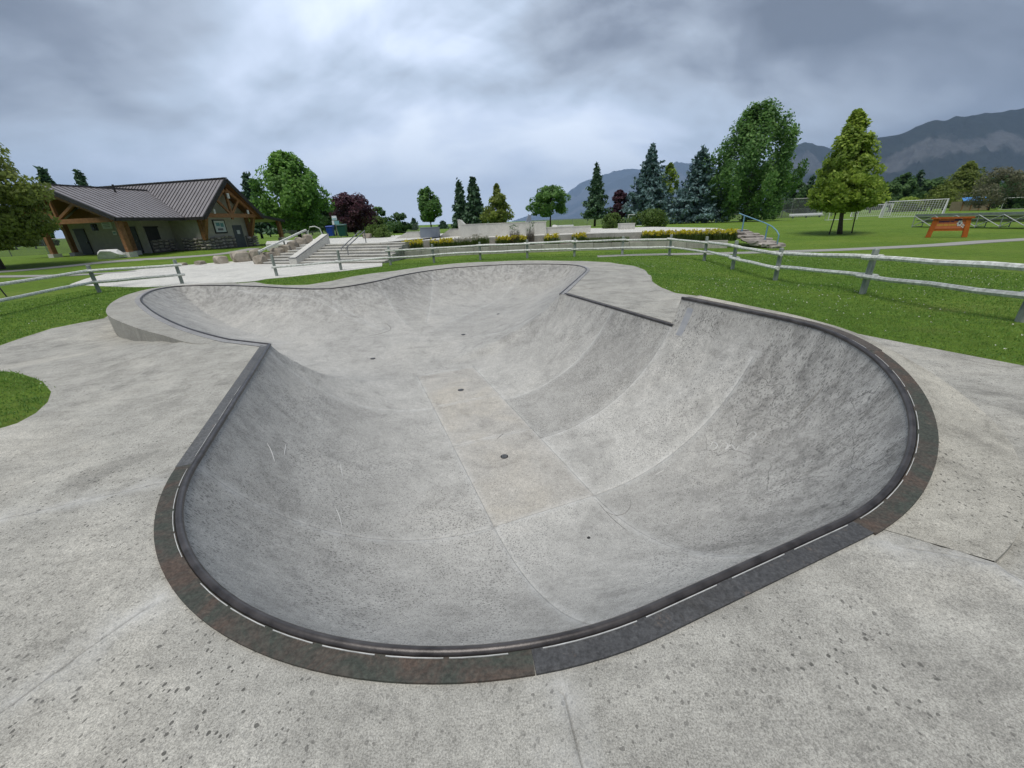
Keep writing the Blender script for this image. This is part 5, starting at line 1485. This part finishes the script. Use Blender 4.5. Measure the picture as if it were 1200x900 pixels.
def leaf_crown(rs, z0, z1, rad, shape, n_leaf, size, clumps=70, gap=.22, up=.35, upward=0.0):
    """leaf faces gathered in clumps through the crown volume"""
    tc = rs.uniform(0, 1, clumps) ** (1.35 if shape == 'pyramid' else .92); a = rs.uniform(0, 2 * np.pi, clumps)
    r = PROF[shape](tc) * rad * np.sqrt(rs.uniform(.12, 1.0, clumps)) * rs.uniform(.78, 1.16, clumps)
    CC = np.column_stack([r * np.cos(a), r * np.sin(a), z0 + tc * (z1 - z0)])
    cr = rad * gap * rs.uniform(.7, 1.35, clumps)
    cr = np.minimum(cr, .05 * rad + .42 * PROF[shape](tc) * rad + .06)
    ct = rs.uniform(0, 1, clumps)
    if shape == 'pyramid':                       # a slim leader at the top
        CC[:10] = np.column_stack([rs.normal(size=10) * .03 * rad, rs.normal(size=10) * .03 * rad, z0 + np.linspace(.84, 1.0, 10) * (z1 - z0)]); cr[:10] = np.linspace(.13, .045, 10) * rad
    k = rs.integers(0, clumps, n_leaf)
    d = rs.normal(size=(n_leaf, 3)); d /= np.linalg.norm(d, axis=1)[:, None]
    rr = cr[k] * rs.uniform(.35, 1.0, n_leaf) ** .6
    P = CC[k] + d * rr[:, None] * np.array([1, 1, .85 + upward])
    P[:, 2] = np.maximum(P[:, 2], z0 - .2)
    out = P - np.array([0, 0, (z0 + z1) / 2]); out /= np.linalg.norm(out, axis=1)[:, None] + 1e-6
    V, Fc = leaf_quads(P, size, rs, up, 1.4, out)
    tone = np.clip(.48 + .5 * (ct[k] - .5) + rs.normal(size=n_leaf) * .2, 0, 1)
    return V, Fc, tone, CC
def limbs(rs, h, z0, CC, r0, lean=(0, 0), n=9):
    mb = MB(); top = z0 + (h - z0) * .72
    tr = []; k = 7
    for i in range(k):
        t = i / (k - 1); tr.append((lean[0] * t + rs.normal() * .015 * h * t * .5, lean[1] * t + rs.normal() * .015 * h * t * .5, -.25 + (top + .25) * t))
    mb.tube(tr, [r0 * (1.25 if i == 0 else (1 - .86 * i / (k - 1))) for i in range(k)], 9)
    lb = []
    idx = rs.permutation(len(CC))[:n]
    for j in idx:
        c = CC[j]; zs = max(z0 * .75, min(c[2] - .25 * np.hypot(c[0], c[1]) - .2, top)); t = zs / top
        s = np.array([lean[0] * t, lean[1] * t, zs]); m = (s + c) / 2 + np.array([0, 0, .08 * h * .3])
        lb.append(MB().tube([tuple(s), tuple(m), tuple(c)], [r0 * .42 * (1 - .6 * t), r0 * .22, r0 * .06], 6))
    return mb, lb
def broad(name, px, ytop, w, halfw_px, crown_y, shape, mat, label, n_leaf=9000, size=.2, clumps=80, gap=.22, seed=0, cat='tree', group=None, trunk=None, lean=(0, 0), upward=0., zbase=None, ybase=262):
    q = atW(px, ybase, w); x, y = q[0], q[1]; zb = Gs(x, y) if zbase is None else zbase
    h = top_height(x, y, ytop) - zb; c0 = max(top_height(x, y, crown_y) - zb, .1)
    rad = halfw_px * w / F
    rs = np.random.default_rng(1000 + seed)
    root = empty(name, (x, y, zb), label, cat, group)
    V, Fc, tone, CC = leaf_crown(rs, c0, h, rad, shape, n_leaf, size, clumps, gap, upward=upward)
    V[:, 0] += lean[0] * (V[:, 2] / h); V[:, 1] += lean[1] * (V[:, 2] / h)
    np_mesh('crown', V, Fc, M[mat], root, attr=[('tone', 'FACE', tone)])
    tr, lb = limbs(rs, h, c0, CC, trunk or max(.09, h * .022), lean)
    t_ = tr.build('trunk', M['bark'], root, True); [b_.build('limb', M['bark'], root, True) for b_ in lb]
    return root
def conifer_arrays(rs, h, rad, c0, levels, per, tuft, droop=.18, dens=9):
    P, O = [], []
    for i in range(levels):
        t = (i + rs.uniform(-.3, .3)) / levels; t = min(max(t, 0), .985)
        z = c0 + (h - c0) * t; L0 = rad * (1 - t) ** .88 + .04 * rad
        m = max(4, int(per * (1 - .5 * t)))
        a0 = rs.uniform(0, 6.3)
        for k in range(m):
            a = a0 + 6.283 * k / m + rs.normal() * .15; L = L0 * rs.uniform(.5, 1.25)
            nn = max(3, int(dens * (L / rad + .25)))
            s = np.linspace(.12, 1, nn); zz = z - droop * L * s * 1.5 + .22 * L * s ** 2.2
            wob = rs.normal(size=(nn, 3)) * tuft * .32
            P.append(np.column_stack([np.cos(a) * L * s, np.sin(a) * L * s, zz]) + wob)
            # side sprays
            sp = rs.uniform(.3, .98, nn); side = rs.choice([-1, 1], nn) * L * .20 * (1.1 - sp) * 1.6
            P.append(np.column_stack([np.cos(a) * L * sp - np.sin(a) * side, np.sin(a) * L * sp + np.cos(a) * side, z - droop * L * sp * 1.5 + .22 * L * sp ** 2.2 - .03 * L]) + rs.normal(size=(nn, 3)) * tuft * .2)
    P = np.vstack(P)
    tipz = np.column_stack([rs.normal(size=14) * .03 * rad, rs.normal(size=14) * .03 * rad, np.linspace(h * .93, h * 1.02, 14)])
    return np.vstack([P, tipz])
def conifer_mesh(rs, h, rad, c0, levels=26, per=11, tuft=.28, mult=2, dens=9, droop=.18):
    P = conifer_arrays(rs, h, rad, c0, levels, per, tuft, droop, dens)
    P = np.repeat(P, mult, 0) + rs.normal(size=(len(P) * mult, 3)) * tuft * .3
    out = P.copy(); out[:, 2] = 0; out /= np.linalg.norm(out, axis=1)[:, None] + 1e-6
    V, Fc = leaf_quads(P, tuft, rs, .5, 2.0, out * .3)
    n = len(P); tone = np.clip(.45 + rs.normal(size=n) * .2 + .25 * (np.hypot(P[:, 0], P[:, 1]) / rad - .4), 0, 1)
    return V, Fc, tone
def conifer(name, px, ytop, w, halfw_px, crown_y, mat, label, levels=26, per=11, tuft=.28, mult=2, seed=0, group=None, ybase=262, droop=.18, dens=9):
    q = atW(px, ybase, w); x, y = q[0], q[1]; zb = Gs(x, y)
    h = top_height(x, y, ytop) - zb; c0 = max(top_height(x, y, crown_y) - zb, .15); rad = halfw_px * w / F
    rs = np.random.default_rng(2000 + seed)
    root = empty(name, (x, y, zb), label, 'tree', group)
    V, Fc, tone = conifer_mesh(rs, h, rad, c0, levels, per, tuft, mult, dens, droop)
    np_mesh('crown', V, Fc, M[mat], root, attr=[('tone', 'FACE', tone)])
    MB().tube([(0, 0, -.2), (0, 0, h * .5), (0, 0, h * .97)], [h * .022, h * .014, .02], 8).build('trunk', M['bark'], root, True)
    return root

broad('lime_tree', -14, 140, 25, 62, 289, 'vase', 'leaf_olive', 'dense olive-green lime tree hiding the end of the pavilion roof', 36000, .17, 150, .2, 1, ybase=285)
broad('maple_tree', 351, 183, 52, 38, 266, 'oval', 'leaf_green', 'bright green maple with upswept crown beside the pavilion porch', 19000, .30, 150, .19, 102, trunk=.24, upward=.6, ybase=275)
conifer('spruce_tree', 303, 204, 80, 22, 268, 'needle', 'dark spruce half hidden behind the bright green maple', 22, 10, .5, 2, 3)
broad('dark_tree', 376, 234, 78, 20, 268, 'dome', 'leaf_dark', 'dark rounded tree between the maple and the purple-leaved tree', 5000, .4, 45, .25, 4)
broad('purple_plum_tree', 415, 229, 70, 23, 270, 'round', 'leaf_purple', 'dark purple-leaved plum tree behind the bins', 9000, .30, 110, .24, 55)
broad('garden_tree', 392, 241, 88, 14, 268, 'dome', 'leaf_green', 'green tree tucked behind the purple plum tree', 3500, .4, 35, .26, 6)
broad('round_bush', 438, 255, 95, 16, 272, 'dome', 'leaf_shrub', 'wide low green bush next to the darker round bush', 3500, .4, 30, .3, 7, 'bush')
broad('round_bush', 465, 251, 90, 15, 272, 'dome', 'leaf_dark', 'tall dark round bush beside the lighter low bush', 4000, .38, 35, .28, 8, 'bush')
conifer('small_conifer', 485, 257, 140, 4, 267, 'needle', 'tiny far conifer standing before the pale sky', 10, 7, .6, 2, 9)
conifer('small_conifer', 519, 260, 150, 6, 267, 'needle', 'stubby far conifer between the pear tree and twin spruces', 9, 7, .6, 2, 10)
broad('pear_tree', 505, 221, 72, 14, 258, 'oval', 'leaf_poplar', 'slim egg-shaped pear tree behind the steel-clad box', 6000, .30, 50, .26, 11, upward=.6)
conifer('spruce_tree', 541, 213, 92, 11, 266, 'needle', 'narrower spruce of the dark twin pair', 22, 9, .5, 2, 12)
conifer('spruce_tree', 557, 209, 90, 15, 266, 'needle', 'taller spruce of the dark twin pair', 24, 10, .5, 3, 13)
broad('linden_tree', 584, 216, 84, 19, 260, 'pyramid', 'leaf_olive', 'olive pyramidal linden beside the twin spruces', 9000, .32, 130, .22, 14)
broad('crab_apple_tree', 645, 221, 66, 24, 252, 'round', 'leaf_poplar', 'spreading round-headed crab apple tree standing alone', 8000, .26, 70, .2, 15, trunk=.16)
conifer('spruce_tree', 697, 193, 84, 16, 252, 'needle', 'slim solitary dark spruce with clear stem', 21, 9, .40, 2, 16, dens=10, droop=.26)
broad('purple_plum_tree', 724, 223, 86, 11, 256, 'oval', 'leaf_purple', 'small purple plum tree next to the solitary spruce', 5000, .32, 90, .28, 17)
conifer('blue_spruce_tree', 757, 171, 84, 31, 259, 'needle_blue', 'tall greyish blue spruce left of the golden cedar', 30, 13, .42, 3, 18)
bpy.data.objects['blue_spruce_tree']['label'] = 'tall greyish blue spruce with the most pointed outline'
broad('golden_cedar_tree', 779, 192, 92, 12, 256, 'oval', 'leaf_gold', 'narrow golden-green tree squeezed between the two blue spruces', 5000, .34, 45, .28, 19, upward=.6)
conifer('blue_spruce_tree', 813, 174, 80, 35, 254, 'needle_blue', 'bushy blue spruce beside the big poplar', 26, 13, .42, 3, 20)
broad('poplar_tree', 872, 131, 76, 46, 256, 'vase', 'leaf_poplar', 'huge dark green upright poplar, tallest tree in the park', 30000, .36, 170, .16, 21, trunk=.45, upward=.8, ybase=257)
q = at(985, 272, 0)
broad('golden_maple_tree', 985, 129, float((q - np.array([0, 0, EYE])) @ FW), 41, 244, 'pyramid', 'leaf_gold', 'staked golden-green pyramidal tree alone on the lawn', 30000, .17, 260, .18, 22, trunk=.16, ybase=272, lean=(-1.0, 0))
# stakes of the golden tree
for k, (dx, dy) in enumerate(((-.9, -.1), (.95, .1))):
    z = Gs(q[0] + dx, q[1] + dy); s = 1 if dx < 0 else -1
    tag(MB().tube([(0, 0, -.1), (s * .1, 0, 1.5)], .04, 7).build('tree_stake', M['trim'], loc=(q[0] + dx, q[1] + dy, z)), 'thin dark stake beside the trunk of the golden lawn tree', 'stake', 'stakes of the golden tree')
conifer('pine_tree', 940, 207, 125, 8, 252, 'needle', 'dark pointed pine between the poplar and the golden tree', 18, 8, .6, 2, 23)
conifer('pine_tree', 1047, 204, 140, 10, 250, 'needle', 'left-leaning pine of the dark pair beyond the goals', 18, 9, .6, 2, 24)
bpy.data.objects['pine_tree.001']['label'] = 'shorter pine of the dark pair beyond the goals'
conifer('pine_tree', 1060, 201, 142, 12, 250, 'needle', 'taller pine of the dark pair beyond the goals', 19, 9, .6, 2, 25)
broad('yellowing_tree', 1112, 190, 102, 33, 242, 'pyramid', 'leaf_olive', 'broad yellow-green tree behind the blue tarp shelter', 13000, .40, 150, .22, 26)
broad('bright_shrub', 1053, 233, 108, 12, 246, 'round', 'leaf_gold', 'bright lime-green shrub behind the soccer goal nets', 2500, .36, 25, .3, 27, 'shrub')
broad('ash_tree', 1152, 198, 84, 26, 242, 'vase', 'bare', 'thin grey-green ash with twiggy crown at the field edge', 5000, .26, 70, .2, 28)
broad('field_tree', 1188, 203, 92, 26, 243, 'vase', 'leaf_dark', 'dark green forked tree beside the twiggy ash', 8000, .36, 60, .24, 29)
conifer('far_conifer', 82, 199, 62, 12, 262, 'needle', 'conifer tip peering over the ridge of the pavilion wing', 20, 9, .45, 2, 30, ybase=275)
conifer('far_conifer', 121, 202, 66, 8, 262, 'needle', 'small dark conifer tip above the main pavilion ridge', 20, 9, .45, 2, 31, ybase=275)
# wooded edge of the field and gardens far behind
lib = []
for k, (mat, shp) in enumerate((('leaf_dark', 'dome'), ('leaf_poplar', 'round'), ('leaf_dark', 'oval'))):
    rs = np.random.default_rng(3000 + k)
    V, Fc, tone, CC = leaf_crown(rs, 1.2, 8.0, 3.4, shp, 3600, .5, 45, .26)
    me = np_mesh('crown', V, Fc, M[mat], None, attr=[('tone', 'FACE', tone)]); tr, lb = limbs(rs, 8.0, 1.2, CC, .2, n=5)
    t_ = tr.build('trunk', M['bark'], None, True)
    lib.append((me.data, t_.data)); bpy.data.objects.remove(me); bpy.data.objects.remove(t_)
rs = np.random.default_rng(11)
def backdrop_tree(px, w, s, k, label, group):
    q = atW(px, 260, w); root = empty('field_edge_tree', (q[0], q[1], Gs(q[0], q[1])), label, 'tree', group, rz=rs.uniform(0, 6.3)); root.scale = (s * rs.uniform(.9, 1.2), s * rs.uniform(.9, 1.2), s)
    link('crown', lib[k][0], None, root); link('trunk', lib[k][1], None, root)
SHAPE = ('dark dome-crowned', 'mid-green round-headed', 'dark oval-crowned')
def where(px, table):
    for lim, t_ in table:
        if px < lim: return t_
for i, px in enumerate(list(range(838, 1215, 14))):
    if 862 < px < 905: continue
    k = int(rs.integers(0, 3))
    backdrop_tree(px + rs.uniform(-5, 5), 128 + rs.uniform(-6, 14), rs.uniform(.95, 1.35), k, SHAPE[k] + ' tree in the wooded field edge ' + where(px, ((870, 'between the bushy blue spruce and the poplar'), (955, 'behind the baseball backstop'), (1030, 'behind the golden lawn tree'), (1082, 'behind the soccer goals'), (1140, 'behind the yellow-green tree'), (1300, 'behind the twiggy ash'))), 'wooded edge beyond the field')
for i, px in enumerate((312, 324, 338, 352, 366, 382, 398, 412, 428, 446)):
    k = int(rs.integers(0, 3))
    backdrop_tree(px + rs.uniform(-4, 4), 112 + rs.uniform(-6, 10), rs.uniform(.65, .95), k, SHAPE[k] + ' garden tree far behind ' + where(px, ((345, 'the pavilion porch and maple'), (395, 'the bins beside the maple'), (500, 'the plum tree and round bushes'))), 'garden trees behind the bins')
for px, s_, lb in ((-12, 1.0, 'tallest dark tree low behind the lime tree'), (4, .8, 'second tallest dark tree low behind the lime tree'), (28, .7, 'small dark tree low behind the lime tree'), (45, .65, 'smallest dark tree beside the pavilion post behind the lime tree')):
    backdrop_tree(px, 76, s_ * .8, 0, lb, 'trees behind the lime tree')

# shrubs on the plaza
def shrub(name, px, yb, w, r, h, mat, label, n=3500, size=.1, seed=0, zb=ZP, cat='shrub'):
    q = atW(px, yb, w); rs = np.random.default_rng(4000 + seed)
    root = empty(name, (q[0], q[1], zb), label, cat)
    V, Fc, tone, CC = leaf_crown(rs, .05, h, r, 'dome', n, size, 40, .3)
    np_mesh('foliage', V, Fc, M[mat], root, attr=[('tone', 'FACE', tone)])
    mb = MB()
    for c in CC[:8]: mb.tube([(0, 0, -.05), tuple(c * .5), tuple(c)], [.03, .02, .01], 5)
    mb.build('stem', M['bark'], root)
shrub('plaza_shrub', 718, 266, 38, 1.1, 1.25, 'leaf_shrub', 'round green shrub beside the square concrete block', 3000, .12, 1)
shrub('plaza_shrub', 760, 265, 40, 2.0, 1.35, 'leaf_shrub', 'wide spreading green shrub behind the square concrete block', 5000, .13, 2)
shrub('plaza_shrub', 443, 279, 37, 1.3, .95, 'leaf_shrub', 'low juniper-like shrub at the top of the wide steps', 3500, .11, 3)
q = atW(431, 281, 36); link_o = link('boulder', rock((.55, .4, .35), 66), M['boulder'], loc=(q[0], q[1], ZP + .2)); tag(link_o, 'brown stone beside the low shrub at the top of the steps', 'boulder')
# daylilies and other perennials in the terrace bed
def lily(px, w_m, label, kind='lily', seed=0, group=None, h=.50):
    i = int(np.argmin([abs(float(600 + F * ((np.append(p, .1) - np.array([0, 0, EYE])) @ RT) / ((np.append(p, .1) - np.array([0, 0, EYE])) @ FW)) - px) for p in low_c[::4]])) * 4
    c = low_c[i] + back[i] * .75; t = dn[i]; rs = np.random.default_rng(5000 + seed)
    root = empty({'lily': 'daylily_clump', 'pale': 'pale_flower_clump', 'green': 'leafy_clump', 'twig': 'twiggy_shrub'}[kind], (c[0], c[1], .05), label, 'flowers' if kind in ('lily', 'pale') else 'plant', group)
    n = int(420 * w_m)
    along = rs.uniform(-.5, .5, n) * w_m; dep = rs.normal(size=n) * .17
    base = np.column_stack([t[0] * along + back[i][0] * dep, t[1] * along + back[i][1] * dep, np.zeros(n)])
    lenv = h * rs.uniform(.6, 1.15, n); a = rs.uniform(0, 6.28, n); sp = rs.uniform(.05, .22, n)
    tipv = base + np.column_stack([np.cos(a) * sp, np.sin(a) * sp, lenv]); midv = base * .55 + tipv * .45; midv[:, 2] += lenv * .2
    sd = np.column_stack([-np.sin(a), np.cos(a), np.zeros(n)]) * (.014 if kind != 'twig' else .006)
    V = np.stack([base - sd, base + sd, midv + sd, midv - sd, midv - sd * .9, midv + sd * .9, tipv + sd * .15, tipv - sd * .15], 1).reshape(-1, 3)
    Fc = np.arange(8 * n).reshape(-1, 4); tone = np.repeat(rs.uniform(0, 1, n), 2)
    np_mesh('leaves', V, Fc, M['lily_leaf'] if kind != 'twig' else M['bark'], root, attr=[('tone', 'FACE', tone)])
    m = {'lily': int(62 * w_m), 'pale': int(70 * w_m), 'green': 0, 'twig': int(40 * w_m)}[kind]
    if m:
        al = rs.uniform(-.48, .48, m) * w_m; dp = rs.normal(size=m) * .19
        cc = np.column_stack([t[0] * al + back[i][0] * dp, t[1] * al + back[i][1] * dp, h * rs.uniform(.85, 1.35, m)])
        P = np.repeat(cc, 5, 0) + rs.normal(size=(m * 5, 3)) * .028
        V, Fc = leaf_quads(P, .095 if kind == 'lily' else .06, rs, .2, 1.1)
        np_mesh('blossoms', V, Fc, M['lily'] if kind == 'lily' else (M['pale_flower'] if kind == 'pale' else M['leaf_dark']), root, attr=[('tone', 'FACE', rs.uniform(0, 1, len(P)))])
for k, (px, w_m, lb) in enumerate(((489, 1.3, 'yellow daylily clump nearest the wide steps'), (521, 1.5, 'yellow daylily clump below the blue-grey grind box'), (593, 1.5, 'loose yellow daylily clump below the long plaza wall'), (610, .8, 'small daylily clump beside the dry twiggy shrub'),
                                   (648, 1.0, 'yellow daylily clump below the crab apple tree'), (678, .9, 'short daylily clump beside a leafy green patch'), (768, 1.8, 'long bright daylily clump below the square concrete block'), (800, 2.2, 'longest dense daylily clump under the blue spruces'), (841, 1.9, 'bright daylily clump touching the flagstone steps'))):
    lily(px, w_m, lb, 'lily', k)
lily(545, 1.2, 'pale-flowered perennial beside the yellow daylilies', 'pale', 21, h=.5)
lily(562, 1.1, 'tall cream-flowered clump before the long plaza wall', 'pale', 22, h=.62)
lily(604, .6, 'dry twiggy shrub sticking up before the long plaza wall', 'twig', 23, h=1.0)
lily(624, .5, 'thin bare shrub beside the joint of the plaza walls', 'twig', 24, h=1.1)
lily(700, 1.6, 'green leafy patch without flowers in the terrace bed', 'green', 25, h=.36)
lily(722, 1.4, 'second green leafy patch beside the long daylily clump', 'green', 26, h=.36)

# mown grass blades near the camera, and clover heads
from mathutils import noise as mnoise
def grass():
    n = 620000
    P = np.column_stack([rng.uniform(-17, 15, n), rng.uniform(1.5, 25, n)])
    d = np.hypot(P[:, 0], P[:, 1])
    P = P[rng.uniform(0, 1, n) < np.clip(1.25 - d / 24, .12, 1)]
    e = (P[:, 1] * .95 < np.abs(P[:, 0]) * .62)
    P = P[~e]
    P = P[~inside(P + rng.normal(size=P.shape) * .022, deck_poly)]
    slab_o = bpy.data.objects['lower_plaza']; sp = np.array(g2([(82, 334), (125, 321), (205, 312), (300, 305), (448, 308), (448, 312.5), (340, 325), (298, 330.2), (228, 334), (150, 337)]))
    P = P[~inside(P, sp)]
    n = len(P); z = G(P[:, 0], P[:, 1]) + .008
    h = rng.uniform(.016, .038, n) * np.where(np.hypot(P[:, 0], P[:, 1]) > 12, 1.15, 1); a = rng.uniform(0, 6.28, n); w_ = .0026 + .0005 * np.hypot(P[:, 0], P[:, 1])
    ln = rng.normal(size=(n, 2)) * .014
    s = np.column_stack([np.cos(a) * w_, np.sin(a) * w_, np.zeros(n)])
    B = np.column_stack([P, z])
    V = np.stack([B - s, B + s, B + np.column_stack([ln, h])], 1).reshape(-1, 3)
    pn = np.array([mnoise.noise(Vector((p[0] * .45, p[1] * .45, 0))) * 1.6 + mnoise.noise(Vector((p[0] * 2.1, p[1] * 2.1, 4))) for p in P])
    o = np_mesh('grass', V, np.arange(3 * n).reshape(n, 3), M['blade'], attr=[('tone', 'FACE', np.clip(.45 + .12 * pn + rng.normal(size=n) * .2, 0, 1))])
    tag(o, 'short mown grass blades on the lawns beside the skate deck', 'grass', kind='stuff')
    # clover
    m = 2600
    C = np.column_stack([rng.uniform(3, 15, m), rng.uniform(2, 22, m)]); cl = np.array([math.sin(.9 * x_ + 1.7) + math.sin(.8 * y_ + .4) for x_, y_ in C])
    C = C[(cl + rng.normal(size=m) * .6 > .25)]; C = C[~inside(C, deck_poly)]
    C2 = np.column_stack([rng.uniform(-16, -4, 260), rng.uniform(3, 14, 260)]); C2 = C2[~inside(C2, deck_poly)]
    C = np.vstack([C, C2])
    z = G(C[:, 0], C[:, 1]) + .045; P = np.column_stack([C, z]); P = np.repeat(P, 3, 0) + rng.normal(size=(3 * len(P), 3)) * .004
    V, Fc = leaf_quads(P, .019, np.random.default_rng(5), .6, 1.0)
    o = np_mesh('clover_flowers', V, Fc, M['clover'])
    tag(o, 'tiny white clover heads sprinkled over the lawn', 'clover', kind='stuff')
grass()

# ------------------------------------------------------------------ mountains
from mathutils import noise as mnoise
def mountain_mat():
    m, n, l, b = new_mat('mountain', .95, .1)
    vec = tex_coord(n, l)
    a = noise(n, l, vec, .0038, 8, .66, .8); d = noise(n, l, vec, .012, 6, .7)
    geo = n.new('ShaderNodeNewGeometry'); sep = n.new('ShaderNodeSeparateXYZ'); l.new(geo.outputs['Normal'], sep.inputs[0])
    at_ = n.new('ShaderNodeAttribute'); at_.attribute_name = 'rock'
    forest = ramp(n, l, d, [(.3, (.012, .020, .018)), (.7, (.030, .040, .034))])
    rockc = ramp(n, l, d, [(.3, (.10, .10, .105)), (.7, (.21, .21, .215))])
    f = math_node(n, l, 'ADD', math_node(n, l, 'MULTIPLY', a, .9), math_node(n, l, 'MULTIPLY', at_.outputs['Fac'], .55))
    k = ramp(n, l, f, [(.76, 0.0), (.94, .5)])
    col = mixc(n, l, k, forest, rockc)
    l.new(col, b.inputs['Base Color'])
    bump(n, l, b, d, .8, 30.0)
    return m
M['mountain'] = mountain_mat()
def mountain(ridge_px, w, label, seed, spread=1.9, rows=46, rockband=(.2, .48), rough=.11):
    rp = catmull([np.array(p, float) for p in ridge_px], 14)
    top = np.array([atW(x, y, w) for x, y in rp]); n = len(top); V = []; Rk = []
    for j in range(rows + 1):
        t = (j - 6) / (rows - 6)                       # negative: the back slope
        for i in range(n):
            x, y, z = top[i]; dirv = np.array([x, y]) / math.hypot(x, y)
            zt = max(z, 40.0); run = zt * spread * t * (1 if t > 0 else 2.2)
            p = np.array([x, y]) - dirv * run
            nz = mnoise.hetero_terrain(Vector((p[0] / 900 + seed, p[1] / 900, seed)), .9, 2.1, 6, .6)
            rg = abs(mnoise.noise(Vector((p[0] / 520 + seed, p[1] / 700, 3.3)))) + .5 * abs(mnoise.noise(Vector((p[0] / 210, p[1] / 260, seed))))
            h = zt * (1 - abs(t)) ** (1.05 if t > 0 else 1.0)
            env = math.sin(math.pi * min(max(abs(t), 0), 1)) ** .7
            h += zt * env * (-(rg) * rough * 2.4 + rough * (nz - .7) * .55)
            if t < 0 and abs(t) > .12: h = min(h, zt * .9)
            h += zt * .012 * mnoise.noise(Vector((p[0] / 160, p[1] / 160, seed + 5))) if abs(t) < .05 else 0
            V.append((p[0], p[1], max(h, -.5) if 0 < t < .98 or t < 0 else -.6)); Rk.append(1.0 if rockband[0] < t < rockband[1] else (.12 if t > 0 else 0))
    Fc = [(j * n + i, j * n + i + 1, (j + 1) * n + i + 1, (j + 1) * n + i) for j in range(rows) for i in range(n - 1)]
    rk = np.array(Rk).reshape(rows + 1, n)
    for _ in range(4): rk = (np.roll(rk, 1, 0) + rk + np.roll(rk, -1, 0)) / 3
    o = np_mesh('mountain', np.array(V), np.array(Fc)[:, ::-1], M['mountain'], None, True, attr=[('rock', 'POINT', rk.ravel())])
    tag(o, label, 'mountain', kind='structure')
mountain([(905, 232), (950, 205), (985, 178), (1005, 164), (1022, 157.5), (1057, 154.5), (1079, 144.5), (1096, 137.5), (1107, 138), (1124, 132), (1148, 130), (1187, 124.5), (1215, 122), (1280, 118), (1380, 126), (1500, 150)], 5200,
         'large dark mountain with pale cliff bands above the soccer field', 1.0)
mountain([(820, 238), (860, 215), (900, 186), (925, 170), (938, 166.5), (949, 163.5), (962, 168), (975, 172), (1000, 182), (1040, 200), (1090, 225)], 7600, 'darker conical mountain showing beside the big poplar', 2.0)
mountain([(640, 258), (670, 244), (700, 224), (711, 216), (744, 202), (776, 196), (789, 189), (800, 188), (827, 192), (860, 200), (900, 215), (940, 235)], 18000, 'faint hazy mountain slope behind the spruces', 3.0)
mountain([(600, 259), (630, 248), (655, 232), (680, 214), (707, 203), (739, 196), (780, 200), (830, 222)], 20500, 'palest mountain almost lost in the rain haze', 4.0)

# ------------------------------------------------------------------ air
hz = MB().box((3000, 9000, 1098), (44000, 36000, 2202)).build('haze', None)
tag(hz, 'thin bluish rain haze filling the valley', 'haze', kind='stuff')
hm = bpy.data.materials.new('haze_air'); hm.use_nodes = True
hm.node_tree.nodes.clear()
pv = hm.node_tree.nodes.new('ShaderNodeVolumePrincipled'); ho = hm.node_tree.nodes.new('ShaderNodeOutputMaterial')
pv.inputs['Color'].default_value = (.50, .70, 1.0, 1); pv.inputs['Density'].default_value = 5.0e-5; pv.inputs['Anisotropy'].default_value = .0
hm.node_tree.links.new(pv.outputs[0], ho.inputs['Volume'])
hz.data.materials.append(hm)
